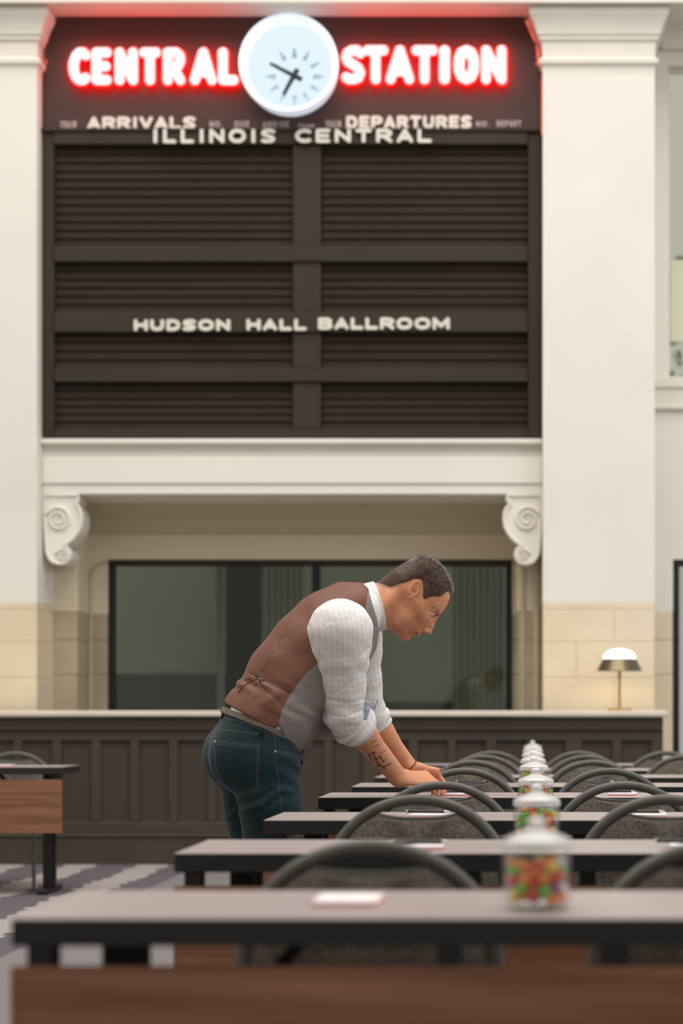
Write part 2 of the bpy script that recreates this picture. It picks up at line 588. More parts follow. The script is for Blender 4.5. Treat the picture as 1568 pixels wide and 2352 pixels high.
# raised architrave round the window, with a rounded corner
for sgn, xe, xi in ((1, WX(208, YW), WX(248, YW)), (-1, WX(1216, YW), WX(1176, YW))):
    path = [(xe, YW - 0.004, 0.9), (xe, YW - 0.004, WZ(1330, YW))]
    for k in range(1, 9):
        a = math.pi / 2 * k / 8
        r = 0.13
        path.append((xe + sgn * (r - r * math.cos(a)), YW - 0.004, WZ(1330, YW) + r * math.sin(a)))
    path.append((xi, YW - 0.004, WZ(1330, YW) + 0.13))
    t = MB()
    t.tube(path, 0.014, 8)
    t.build('architrave_bead', M['plaster_shade'], back, smooth=True)
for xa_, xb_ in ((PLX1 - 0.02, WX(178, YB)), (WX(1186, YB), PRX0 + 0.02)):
    box('pilaster', M['plaster_bay_shaded'], back, xa_, xb_, YB, YW + 0.1, WZ(1405, YB), WZ(1150, YB) - 0.001, bev=0.006)
    stone_rows(back, xa_, xb_, YB - 0.006, YW + 0.1, [(WZ(1470, YB), WZ(1405, YB), []), (WZ(1550, YB), WZ(1470, YB), []), (0.9, WZ(1550, YB), []), (0, 0.9, [])], 'stone_shade')
for px0, px1, pr in ((1196, 1206, .43), (1224, 1236, .45)):
    box('vertical_moulding', M['plaster_shade'], back, WX(px0, YW), WX(px1, YW), YW - pr, YW, 0.9, WZ(1290, YW), bev=0.008)
# crown moulding under the beam, in its shade
t = MB()
prof = [(YW - 0.002, WZ(1228, YW)), (YW - 0.03, WZ(1222, YW)), (YW - 0.05, WZ(1212, YW)), (YW - 0.09, WZ(1196, YW)), (YW - 0.10, WZ(1190, YW)), (YW - 0.13, WZ(1188, YW)), (YW - 0.19, WZ(1172, YW)), (YW - 0.24, WZ(1160, YW)), (YW - 0.24, WZ(1146, YW)), (YW - 0.002, WZ(1146, YW))]
n = len(prof)
xa, xb = PLX1 + 0.002, PRX0 - 0.002
t.add([(xa, y, z) for y, z in prof] + [(xb, y, z) for y, z in prof], [tuple(range(n)), tuple(range(2 * n - 1, n - 1, -1))] + [(i, (i + 1) % n, (i + 1) % n + n, i + n) for i in range(n)])
tag(t.build('trim_2', M['plaster_shade']), 'shaded crown moulding above the wide dark window', kind='structure')

# wall right of the right pillar
box('wall_panel', M['plaster'], back, PRX1 - 0.05, RX1, YB, YB + th, WZ(1285, YB), WZ(868, YB))
box('wall_panel', M['plaster'], back, PRX1 - 0.05, RX0, YB, YB + th, ZSB, WZ(1285, YB))
box('wall_panel', M['plaster'], back, PRX1 - 0.05, WX(1534, YB), YB, YB + th, WZ(868, YB), WZ(150, YB))
box('wall_panel', M['plaster'], back, PRX1 - 0.05, RX1, YB, YB + th, WZ(150, YB), WZ(20, YP))
box('wall_cornice', M['plaster_trim'], back, PRX1 + 0.06, RX1, YB - 0.10, YB - 0.0005, WZ(118, YB), WZ(60, YB), bev=0.03)
stone_rows(back, PRX1 - 0.05, RX0 - 0.001, YB - 0.006, YB + th, [(WZ(1470, YB), ZSB, []), (WZ(1550, YB), WZ(1470, YB), []), (WZ(1640, YB), WZ(1550, YB), []), (0.5, WZ(1640, YB), []), (0, 0.5, [])])
t = MB()
xw = PRX1 + 0.001
t.box(xw, RX1, YB - 0.05, YB - 0.0005, WZ(893, YB), WZ(868, YB), bev=0.008)
t.box(xw, RX1, YB - 0.03, YB - 0.0005, WZ(930, YB), WZ(893, YB))
t.box(xw, RX1, YB - 0.045, YB - 0.0005, WZ(942, YB), WZ(930, YB), bev=0.008)
tag(t.build('trim_3', M['plaster_trim']), 'moulded cream ledge under the bright upper window at the right edge', kind='structure')


def window(name, label, x0, x1, z0, z1, y, bar, mull, glass, cat=None):
    w = bpy.data.objects.new(name, None)
    tag(link(w), label, kind='structure')
    for nm, a in (('frame_head', (x0, x1, z1 - bar, z1)), ('frame_sill', (x0, x1, z0, z0 + bar)),
                  ('frame_jamb', (x0, x0 + bar, z0 + bar, z1 - bar)), ('frame_jamb', (x1 - bar, x1, z0 + bar, z1 - bar))):
        box(nm, M['frame_black'] if glass == 'glass_dark' else M['plaster_trim'], w, a[0], a[1], y, y + 0.07, a[2], a[3], bev=0.006)
    edges = [x0 + bar]
    for mx, mw in mull:
        box('mullion', M['frame_black'] if glass == 'glass_dark' else M['plaster_trim'], w, mx - mw / 2, mx + mw / 2, y + 0.004, y + 0.066, z0 + bar, z1 - bar, bev=0.004)
        edges += [mx - mw / 2, mx + mw / 2]
    edges.append(x1 - bar)
    for a, b in zip(edges[::2], edges[1::2]):
        box('pane', M[glass], w, a - 0.003, b + 0.003, y + 0.034, y + 0.036, z0 + bar - 0.003, z1 - bar + 0.003)
    return w


window('window_1', 'wide black-framed window with dark glass behind the bending man', WX0, WX1, 1.0, WZ1, YW + 0.01, 0.05, [(WX(712, YB), 0.062)], 'glass_dark')
window('window_2', 'bright pale-green upper window at the right edge above the ledge', WX(1534, YB), RX1 - 0.5, WZ(868, YB), WZ(150, YB), YB + 0.10, 0.02, [(1.9, 0.04)], 'glass_green')
window('window_3', 'black-framed lower window at the right edge beyond the counter\'s end', RX0, RX1 - 0.5, 0.0, WZ(1285, YB), YB + 0.02, 0.05, [(1.9, 0.05)], 'glass_dark')
# what stands behind the glass
IY = 18.2
m = MB()
m.box(-6.0, 0.9, IY, IY + 0.1, 0, 4.2)
tag(m.build('wall_interior', M['int_wall']), 'grey-green wall of the room seen through the dark window', kind='structure')
m = MB()
m.box(WX(250, IY), WX(520, IY), IY - 0.05, IY - 0.001, 0, WZ(1548, IY), bev=0.01)
m.box(WX(720, IY), WX(860, IY), IY - 0.05, IY - 0.001, 0, WZ(1595, IY), bev=0.01)
m.box(WX(860, IY), WX(1180, IY), IY - 0.05, IY - 0.001, 0, WZ(1612, IY), bev=0.01)
tag(m.build('baseboard_interior', M['int_dado']), 'dark dado low on the wall seen through the dark window', kind='structure')
m = MB()
m.box(WX(522, IY), WX(604, IY), IY - 0.10, IY - 0.051, 0, WZ(1270, IY))
tag(m.build('door_1', M['int_dark']), 'dark doorway seen through the left pane of the wide window', kind='structure')


def curtain(x0, x1, y, z0, z1, lab, nf):
    b = MB()
    n = nf * 6
    f_ = [(x0 + (x1 - x0) * i / n, y + 0.018 * math.sin(2 * math.pi * i / 6)) for i in range(n + 1)]
    pts = [(x, yy, z) for z in (z0, z1) for x, yy in f_]
    pts += [(x, yy + 0.006, z) for z in (z0, z1) for x, yy in f_]
    N = n + 1
    fs = []
    for i in range(n):
        fs += [(i, i + 1, N + i + 1, N + i), (2 * N + i + 1, 2 * N + i, 3 * N + i, 3 * N + i + 1), (N + i, N + i + 1, 3 * N + i + 1, 3 * N + i), (i + 1, i, 2 * N + i, 2 * N + i + 1)]
    fs += [(0, N, 3 * N, 2 * N), (N - 1, 3 * N - 1, 4 * N - 1, 2 * N - 1)]
    b.add(pts, fs)
    o = b.build('curtain', M['curtain'], None, smooth='all')
    tag(o, lab, 'curtain')


curtain(WX(600, 17.3), WX(700, 17.3), 17.3, 0.0, WZ(1262, 17.3), 'narrow grey-green curtain behind the glass left of the mullion', 7)
curtain(WX(1040, 17.3), WX(1160, 17.3), 17.3, 0.0, WZ(1262, 17.3), 'grey-green curtain behind the glass right of the man\'s head', 8)
curtain(WX(497, 17.1), WX(515, 17.1), 17.1, 0.0, WZ(1262, 17.1), 'thin pale curtain edge beside the dark doorway behind the glass', 2)

# white blind and greenery beyond the upper right window, greenery beyond the lower one
o = box('window_blind', M['white_panel'], None, WX(1539, YB + 0.18), 2.4, YB + 0.18, YB + 0.21, WZ(785, YB + .18), WZ(597, YB + .18), bev=0.004)
tag(o, 'white panel hanging inside the bright upper window at the right edge', 'blind')


def shrub(name, loc, r, h, lab, n=900):
    t = thing(name, loc, lab, 'tree')
    b = MB()
    b.tube([(0, 0, 0), (0.05, 0, h * 0.5), (0, 0, h * 0.8)], [0.09, 0.07, 0.03], 8)
    b.build('trunk', M['int_dado'], t)
    b = MB()
    for k in range(n):
        a, c = rng.uniform(0, 6.283), rng.uniform(-1, 1)
        q = r * rng.uniform(0.5, 1) ** 0.5
        p = np.array([q * math.cos(a) * math.sqrt(1 - c * c), q * math.sin(a) * math.sqrt(1 - c * c), h * 0.62 + c * h * 0.38])
        d = rng.normal(size=3)
        d /= np.linalg.norm(d)
        e = np.cross(d, rng.normal(size=3))
        e /= np.linalg.norm(e)
        s = rng.uniform(0.06, 0.11)
        b.add([p - d * s, p + e * s * .5, p + d * s, p - e * s * .5], [(0, 1, 2, 3)])
    b.build('foliage', M['leaf'], t)['kind'] = 'stuff'


shrub('tree', (2.6, 21.5, 0), 1.3, 7.2, 'green tree outside the upper window at the right edge')

# ---- beam with moulded front under the sign
m = MB()
BX0, BX1 = PLX1 + 0.002, PRX0 - 0.002
YF = 15.44
m.box(BX0, BX1, YF - 0.04, YB - 0.021, WZ(1021, YF), WZ(1009, YF), bev=0.008)
m.box(BX0, BX1, YF + 0.03, YB - 0.021, WZ(1052, YF), WZ(1021, YF))
m.box(BX0, BX1, YF, YB - 0.021, WZ(1111, YF), WZ(1052, YF), bev=0.006)
m.box(BX0, BX1, YF + 0.015, YB - 0.021, WZ(1135, YF), WZ(1111, YF), bev=0.006)
tag(m.build('trim_4', M['plaster']), 'cream moulded beam carrying the dark station sign', kind='structure')

# ---- scrolled brackets under the beam
CP = [(99, 1136), (178, 1136), (178, 1146), (172, 1156), (178, 1164), (184, 1178), (185, 1192), (183, 1208), (177, 1222), (168, 1234), (156, 1245), (146, 1252), (142, 1256), (150, 1257), (156, 1263), (159, 1272), (157, 1282), (151, 1290), (142, 1294), (130, 1294), (118, 1290), (110, 1280), (105, 1266), (103, 1240), (101, 1200)]


def corbel(mirror, lab):
    t = thing('corbel', ((WX(140, YF) if not mirror else WX(1202, YF)), YF, WZ(1294, YF)), lab, 'bracket')
    ox, oy, oz = t.location
    fx = (lambda p: 1342 - p) if mirror else (lambda p: p)
    pts = [(WX(fx(a), YF) - ox, WZ(b, YF) - oz) for a, b in CP]
    if not mirror: pts = pts[::-1]
    b = MB()
    b.prism(pts, 0.03, 0.34)
    b.build('scroll_body', M['plaster'], t)
    # raised rim along the outline and carved spiral
    rim = [(p[0], 0.03, p[1]) for p in pts]
    b = MB()
    b.tube(rim, 0.014, 8, r2=0.02, closed=True)
    b.build('scroll_rim', M['plaster'], t, smooth='all')
    for cx, cy, r0, turns in ((132, 1192, 30, 2.2), (141, 1275, 15, 1.4)):
        b = MB()
        N = 44
        sp = []
        for k in range(N):
            q = k / (N - 1)
            a = (1 if mirror else -1) * q * turns * 2 * math.pi + (0.3 if mirror else math.pi - 0.3)
            r = r0 * (1 - 0.88 * q) * YF / F
            sp.append((WX(fx(cx), YF) - ox + r * math.cos(a), 0.026, WZ(cy, YF) - oz + r * math.sin(a)))
        b.tube(sp, 0.010, 8, r2=0.018)
        b.build('volute', M['plaster'], t, smooth='all')


corbel(False, 'cream scrolled bracket at the left end of the beam')
corbel(True, 'cream scrolled bracket at the right end of the beam')

# ------------------------------------------------------------------ the station sign
SX = lambda px: WX(px, YS)
SZ = lambda py: WZ(py, YS)
sx0, sx1 = SX(94), SX(1242)
sign = thing('station_sign', ((sx0 + sx1) / 2, YS, SZ(1006)), 'large dark bronze train departures board with red neon header and louvred panels', 'sign')
sox, soy, soz = sign.location


def sbox(name, m_, px0, px1, py0, py1, y0, y1, bev=0.0, parent=None):
    b = MB()
    b.box(SX(px0) - sox, SX(px1) - sox, y0, y1, SZ(py1) - soz, SZ(py0) - soz, bev=bev)
    return b.build(name, m_, parent or sign)


# header with its corners stepped round the capitals
prof = [(300, 0), (172, 0), (156, 2), (151, 6), (147, 13), (138, 14), (134, 10), (97, 12), (93, 17), (86, 20), (72, 26), (60, 31), (48, 36), (38, 40)]
L_ = [(94 + o, py) for py, o in prof]
R_ = [(1242 - o, py) for py, o in prof]
pts = [(SX(a) - sox, SZ(b) - soz) for a, b in L_ + R_[::-1]]
b = MB()
b.prism(pts, 0.0, 0.16)
b.build('header_panel', M['sign_head'], sign)
# red neon tube lining the back edge of the header
tubep = [(SX(a - 5) - sox, 0.10, SZ(b - (7 if b == 38 else 0)) - soz) for a, b in L_] + [(SX(a + 5) - sox, 0.10, SZ(b - (7 if b == 38 else 0)) - soz) for a, b in R_[::-1]]
b = MB()
b.tube(tubep, 0.014, 8)
b.build('neon_edge_tube', M['neon_edge'], sign, smooth='all')
sbox('header_ledge', M['sign_brown'], 94, 1242, 297, 303, -0.035, 0.0)
# louvred board
sbox('back_panel', M['sign_gap'], 96, 1240, 303, 1006, 0.08, 0.14)
sbox('stile', M['sign_brown'], 94, 124, 303, 1006, -0.005, 0.08, .006)
sbox('stile', M['sign_brown'], 1212, 1242, 303, 1006, -0.005, 0.08, .006)
for y0, y1, pr in ((303, 333, -0.02), (566, 602, -0.018), (717, 764, -0.018), (846, 878, -0.018), (986, 1006, -0.012)):
    sbox('rail', M['sign_brown'], 124, 1212, y0, y1, pr, 0.08, .006)
for y0, y1 in ((333, 566), (602, 717), (764, 846), (878, 986)):
    sbox('centre_stile', M['sign_brown'], 672, 737, y0, y1, 0.0, 0.08, .006)
    n = round((y1 - y0) / 18.8)
    p = (y1 - y0) / n
    for xa, xb in ((125, 671), (738, 1211)):
        for k in range(n):
            za, zb = SZ(y0 + (k + 1) * p) - soz, SZ(y0 + k * p) - soz
            h = zb - za
            b = MB()
            # slat: top edge set back, bottom edge proud, shadow gap beneath
            b.add([(SX(xa) - sox, 0.048, zb), (SX(xb) - sox, 0.048, zb), (SX(xb) - sox, 0.034, za + h * 0.10), (SX(xa) - sox, 0.034, za + h * 0.10),
                   (SX(xa) - sox, 0.070, zb), (SX(xb) - sox, 0.070, zb), (SX(xb) - sox, 0.056, za + h * 0.06), (SX(xa) - sox, 0.056, za + h * 0.06)],
                  [(3, 2, 1, 0), (4, 5, 6, 7), (0, 1, 5, 4), (2, 3, 7, 6), (1, 2, 6, 5), (3, 0, 4, 7)])
            b.build('slat', M['sign_slat'], sign)

# neon lettering: rounded strokes
GL = {
    'C': [[(1, .10), (.8, .01), (.5, 0), (.22, .12), (.05, .32), (0, .52), (.06, .74), (.25, .92), (.5, 1), (.78, 1), (1, .93)]],
    'E': [[(0, 0), (0, 1)], [(0, 0), (1, 0)], [(0, .5), (.9, .5)], [(0, 1), (1, 1)]],
    'N': [[(0, 1), (0, 0), (1, 1), (1, 0)]],
    'T': [[(0, 0), (1, 0)], [(.5, 0), (.5, 1)]],
    'R': [[(0, 1), (0, 0), (.65, 0), (.95, .12), (1, .27), (.85, .46), (.5, .54), (.1, .54)], [(.45, .54), (1, 1)]],
    'A': [[(0, 1), (.5, 0), (1, 1)], [(.2, .72), (.8, .72)]],
    'L': [[(0, 0), (0, 1), (1, 1)]],
    'S': [[(1, .10), (.75, 0), (.4, 0), (.1, .1), (0, .26), (.15, .4), (.5, .5), (.85, .62), (1, .78), (.85, .95), (.5, 1), (.2, 1), (0, .94)]],
    'I': [[(.5, 0), (.5, 1)]],
    'O': [[(.5, 0), (.2, .08), (.03, .28), (0, .5), (.03, .72), (.2, .92), (.5, 1), (.8, .92), (.97, .72), (1, .5), (.97, .28), (.8, .08), (.5, 0)]],
}


def strokes(b, glyph, x0, x1, z0, z1, hw, ya, yb):
    """glyph strokes inside the box; each segment a rounded bar"""
    for pl in GL[glyph]:
        q = [(x0 + hw + (x1 - x0 - 2 * hw) * u, z1 - hw - (z1 - z0 - 2 * hw) * v) for u, v in pl]
        for (ax, az), (bx_, bz) in zip(q[:-1], q[1:]):
            a = math.atan2(bz - az, bx_ - ax)
            pts = []
            for k in range(7):
                t = a + math.pi / 2 + math.pi * k / 6
                pts.append((ax + hw * math.cos(t), az + hw * math.sin(t)))
            for k in range(7):
                t = a - math.pi / 2 + math.pi * k / 6
                pts.append((bx_ + hw * math.cos(t), bz + hw * math.sin(t)))
            b.prism(pts, ya - 0.0003 * len(b.m) / 30, yb)


NL = [('C', 163, 213), ('E', 215, 261), ('N', 268, 321), ('T', 324, 373), ('R', 378, 429), ('A', 440, 501), ('L', 504, 551),
      ('S', 786, 840), ('T', 835, 893), ('A', 887, 952), ('T', 946, 1006), ('I', 1007, 1036), ('O', 1042, 1101), ('N', 1105, 1163)]
for ch, a, c in NL:
    left = a < 700
    y0, y1 = (117, 202) if left else (112, 200)
    if ch == 'C': y0 -= 0
    b = MB()
    strokes(b, ch, SX(a) - sox, SX(c) - sox, SZ(y1) - soz, SZ(y0) - soz, (11.2 if ch not in 'IO' else 12.5) * YS / F, -0.085, -0.07)
    lt = b.build('neon_letter', M['neon_white'], sign)
    b = MB()
    strokes(b, ch, SX(a - 2) - sox, SX(c + 2) - sox, SZ(y1 + 2) - soz, SZ(y0 - 2) - soz, 13.0 * YS / F, -0.065, -0.05)
    b.build('red_halo_tube', M['neon_red'], lt)


GL.update({
    'B': [[(0, 0), (0, 1)], [(0, 0), (.7, 0), (.95, .12), (.95, .36), (.7, .48), (0, .48)], [(.7, .48), (1, .62), (1, .87), (.75, 1), (0, 1)]],
    'D': [[(0, 0), (0, 1), (.55, 1), (.88, .85), (1, .5), (.88, .15), (.55, 0), (0, 0)]],
    'H': [[(0, 0), (0, 1)], [(1, 0), (1, 1)], [(0, .5), (1, .5)]],
    'K': [[(0, 0), (0, 1)], [(1, 0), (.05, .55)], [(.4, .4), (1, 1)]],
    'M': [[(0, 1), (0, 0), (.5, .8), (1, 0), (1, 1)]],
    'P': [[(0, 1), (0, 0), (.7, 0), (1, .14), (1, .42), (.7, .56), (0, .56)]],
    'U': [[(0, 0), (0, .65), (.15, .92), (.5, 1), (.85, .92), (1, .65), (1, 0)]],
    'V': [[(0, 0), (.5, 1), (1, 0)]],
    '.': [[(.4, 1), (.6, 1)]],
})
WID = {'I': 0.42, '.': 0.4, 'M': 1.2, 'O': 1.12, 'E': 0.9, 'L': 0.88, 'S': 0.95}


def word(txt, px0, px1, py0, py1, m_='letter', y=-0.022, hw=3.2, gap=0.22):
    """one painted word of raised strokes"""
    ws = [WID.get(c, 1.0) for c in txt]
    u = (px1 - px0) / (sum(ws) + gap * (len(txt) - 1))
    b = MB()
    x = px0
    for c, w in zip(txt, ws):
        h = min(hw, w * u * 0.3)
        strokes(b, c, SX(x) - sox, SX(x + w * u) - sox, SZ(py1) - soz, SZ(py0) - soz, h * YS / F, y - 0.006, y + 0.006)
        x += (w + gap) * u
    return b.build('lettering', M[m_], sign)


word('ARRIVALS', 201, 450, 269, 299, y=-0.010, hw=4.3, gap=.12)
word('DEPARTURES', 795, 1083, 267, 297, y=-0.010, hw=4.3, gap=.12)
word('ILLINOIS', 352, 634, 300, 333, y=-0.044, hw=4.2, gap=.30)
word('CENTRAL', 679, 992, 300, 332, y=-0.044, hw=4.2, gap=.28)
word('HUDSON', 309, 530, 735, 762, y=-0.026, hw=4.2, gap=.16)
word('HALL', 567, 705, 734, 761, y=-0.026, hw=4.2, gap=.16)
word('BALLROOM', 731, 1033, 731, 759, y=-0.026, hw=4.2, gap=.14)
for txt, a, c, d, e in (('TRAIN', 139, 176, 279, 295), ('NO.', 482, 512, 279, 294), ('DUE', 539, 574, 279, 294), ('ARRIVE', 603, 664, 280, 295), ('TRACK', 684, 722, 286, 295), ('TRAIN', 747, 783, 278, 294), ('NO.', 1093, 1124, 279, 293), ('DEPART', 1140, 1197, 278, 293)):
    word(txt, a, c, d, e, 'letter_small', y=-0.008, hw=1.7, gap=.2)

# ---- clock in the header: a deep round drum with a lit dial
ck = thing('clock', (SX(668), YS, SZ(160)), 'round white illuminated clock between the two neon words', 'clock')
R0 = 113 * YS / F


def disc_lathe(prof, n=56):
    b = MB()
    b.lathe(prof, n=n)
    b.v = [(x, -z, y) for x, y, z in b.v]   # axis towards the camera
    b.f = [q[::-1] for q in b.f]
    return b


drum = [(R0 * 0.96, 0.002), (R0 * 0.97, 0.03), (R0, 0.12), (R0, 0.17), (R0 * 0.985, 0.185), (R0 * 0.93, 0.185), (R0 * 0.90, 0.15), (R0 * 0.86, 0.06)]
disc_lathe(drum).build('drum', M['clock_rim'], ck, smooth=True)
disc_lathe([(R0 * 0.93, 0.061), (R0 * 0.93, 0.066)]).build('dial', M['clock_white'], ck)
DY = -0.070
cx, cz = WX(676, YS - .07) - ck.location.x, WZ(176, YS - .07) - ck.location.z
for k in range(12):
    a = math.pi / 2 - k * math.pi / 6
    r1, r2 = 43 * YS / F, 66 * YS / F
    w = (5.0 if k % 3 else 6.0) * YS / F
    d = np.array([math.cos(a), math.sin(a)])
    e = np.array([-d[1], d[0]])
    q = [d * r1 + e * w, d * r1 - e * w, d * r2 - e * w * .25, d * r2 + e * w * .25]
    b = MB()
    b.prism([(cx + p[0], cz + p[1]) for p in q], DY, DY + 0.003)
    b.build('hour_mark', M['clock_mark'], ck)


def hand(name, tipx, tipy, tailx, taily, w0, w1, y):
    p0 = np.array([WX(tipx, YS - .08) - ck.location.x, WZ(tipy, YS - .08) - ck.location.z])
    p1 = np.array([WX(tailx, YS - .08) - ck.location.x, WZ(taily, YS - .08) - ck.location.z])
    d = (p0 - p1) / np.linalg.norm(p0 - p1)
    e = np.array([-d[1], d[0]])
    w0, w1 = w0 * YS / F, w1 * YS / F
    b = MB()
    b.prism([tuple(p1 + e * w1), tuple(p1 - e * w1), tuple(p0 - e * w0), tuple(p0 + e * w0)], y, y + 0.004)
    b.build(name, M['clock_hand'], ck)


hand('minute_hand', 620, 146, 693, 183, 3, 6, DY - 0.012)
hand('hour_hand', 651, 216, 683, 158, 4, 6, DY - 0.006)
disc_lathe([(0.02, 0.066), (0.02, 0.09)], 16).build('hub', M['clock_hand'], ck).location = (cx, 0, cz)

# ------------------------------------------------------------------ the panelled counter
CX0, CX1 = -4.7, WX(1522, YC)
counter = thing('counter', ((CX0 + CX1) / 2, YC, 0), 'long olive-brown panelled reception counter with pale stone top below the sign', 'counter')
cox = counter.location.x


def cbox(name, m_, px0, px1, py0, py1, y0, y1, bev=0.0):
    b = MB()
    x0 = CX0 if px0 is None else WX(px0, YC)
    x1 = CX1 if px1 is None else WX(px1, YC)
    b.box(x0 - cox, x1 - cox, y0, y1, WZ(py1, YC) if py1 is not None else 0.0, WZ(py0, YC), bev=bev)
    return b.build(name, M[m_], counter)


cbox('carcass', 'wains', None, 1521, 1647, None, 0.045, 0.62)
b = MB()
b.box(CX0 - cox, WX(1533, YC) - cox, -0.05, 0.66, WZ(1646, YC), WZ(1632.5, YC), bev=0.008)
b.build('countertop', M['stone_light'], counter)
cbox('top_rail', 'wains', None, None, 1647, 1672, -0.005, 0.044, .004)
cbox('bead', 'wains', None, None, 1672, 1677, -0.022, 0.044, .006)
cbox('frieze_rail', 'wains', None, None, 1677, 1700, 0.0, 0.044)
pan = [-38, 51, 140, 230, 319, 408, 497, 586, 675, 764, 870, 960, 1047, 1140, 1230, 1337, 1427]
pw = 68
cbox('stile', 'wains', None, -38, 1700, 1888, 0.0, 0.044, .005)
for i, p in enumerate(pan):
    nx = pan[i + 1] if i + 1 < len(pan) else 1522
    cbox('stile', 'wains', p + pw, nx, 1700, 1888, 0.0, 0.044, .006)
    cbox('panel', 'wains_panel', p, p + pw, 1700, 1888, 0.026, 0.0445)
cbox('bottom_rail', 'wains', None, None, 1888, 1916, 0.0, 0.044, .004)
cbox('plinth_bead', 'wains', None, None, 1916, 1922, -0.03, 0.044, .006)
cbox('plinth', 'wains', None, None, 1922, None, -0.018, 0.044)

# ------------------------------------------------------------------ lamp on the counter
YL = 14.86
zb = WZ(1632.5, YC)
lp = thing('table_lamp', (WX(1422, YL), YL, zb), 'small brass table lamp with dark dome shade on the counter', 'lamp')
q = YL / F
H = lambda py: WZ(py, YL) - zb
b = MB(); b.lathe([(28 * q, 0), (28 * q, 0.012), (24 * q, 0.018), (4 * q, 0.022)], n=28); b.build('base', M['brass'], lp, smooth=True)
b = MB(); b.lathe([(3.2 * q, 0.02), (3.2 * q, H(1560)), (4.2 * q, H(1558)), (4.2 * q, H(1530))], n=12); b.build('stem', M['brass'], lp, smooth=True)
b = MB(); b.lathe([(53 * q, H(1541)), (50 * q, H(1536)), (45 * q, H(1526)), (39 * q, H(1514)), (36 * q, H(1513)), (36 * q, H(1516)), (42 * q, H(1527)), (48 * q, H(1538)), (51 * q, H(1541))], n=36)
b.f = b.f[:-2]
b.build('shade', M['bronze'], lp, smooth=True)
gl = MB(); gl.lathe([(37 * q, H(1514)), (38 * q, H(1510)), (35 * q, H(1503)), (27 * q, H(1496)), (15 * q, H(1491.5)), (2 * q, H(1490))], n=32)
gl.build('globe', M['lamp_globe'], lp, smooth='all')
l = bpy.data.lights.new('bulb', 'POINT')
l.energy = 2.2
l.color = (1, 0.75, 0.35)
l.shadow_soft_size = 0.03
lo = bpy.data.objects.new('bulb', l)
lo.location = (0, 0, H(1524))
link(lo, lp)
# ------------------------------------------------------------------ furniture
TH = 0.74
TD = 0.50


def make_table(x0, x1, yf, label, depth=TD, group='training tables in rows'):
    t = thing('training_table', ((x0 + x1) / 2, yf + depth / 2, 0), label, 'table', group)
    w = (x1 - x0) / 2
    d = depth / 2
    b = MB()
    b.box(-w, w, -d, d, TH - 0.042, TH - 0.0015, bev=0.002)
    b.build('tabletop', M['table_edge'], t)
    b = MB()
    b.box(-w, w, -d, d, TH - 0.0014, TH, bev=0.0006)
    b.build('laminate_top', M['table_top'], t)
    b = MB()
    b.box(-w - 0.002, w + 0.002, -d + 0.002, -d + 0.020, 0.36, 0.667, bev=0.002)
    b.build('modesty_panel', M['wood'], t)
    for s in (-1, 1):
        xl = s * (w - 0.125)
        b = MB()
        b.box(xl - 0.034, xl + 0.022, -0.03, 0.03, 0.03, TH - 0.042, bev=0.004)
        b.build('leg', M['black_metal'], t)
        b = MB()
        b.box(xl + 0.027, xl + 0.038, -0.02, 0.02, 0.03, TH - 0.042, bev=0.003)
        b.build('leg_rail', M['black_metal'], t)
        b = MB()
        b.box(xl - 0.034, xl + 0.030, -d + 0.06, d - 0.04, 0.0, 0.03, bev=0.008)
        b.build('foot', M['black_metal'], t)
        b = MB()
        b.tube([(xl, 0.0, 0.34), (xl - s * 0.30, 0.02, TH - 0.045)], 0.013, 8)
        b.build('brace', M['black_metal'], t, smooth=True)
    for xx in (-w + 0.037, -w + 0.66, 0.0, w - 0.66, w - 0.037):
        b = MB()
        b.box(xx - 0.018, xx + 0.018, -d + 0.021, -d + 0.09, 0.645, TH - 0.041)
        b.build('panel_clip', M['black_metal'], t)
    return t


TF = [3.153, 4.621, 6.05, 7.67, 8.80, 10.05, 11.27, 12.40]
TX = [-0.780, -0.783, -0.766, -0.772, -0.745, -0.740, -0.740, -0.740]
TL = ['dark training table nearest the camera, with the walnut panel filling the bottom of the picture',
      'dark training table second in the row, just behind the nearest chair',
      'dark training table third in the row, its end in front of the man\'s thighs',
      'dark training table fourth in the row, where the man\'s hands rest',
      'dark training table fifth in the row, one beyond the man\'s hands',
      'dark training table sixth in the row of eight',
      'dark training table seventh in the row, second from the counter',
      'dark training table at the far end of the row, closest to the counter']
for y, x, lab in zip(TF, TX, TL):
    make_table(x, x + 1.83, y, lab)
make_table(-2.68 - 1.83, -2.68, 12.0, 'dark training table with walnut panel standing apart by the counter at the left edge')


def arch(a, zc, b_, n, yfun, half=True):
    return [(a * math.cos(math.pi * k / n), yfun(zc + b_ * math.sin(math.pi * k / n)), zc + b_ * math.sin(math.pi * k / n)) for k in range(n + 1)]


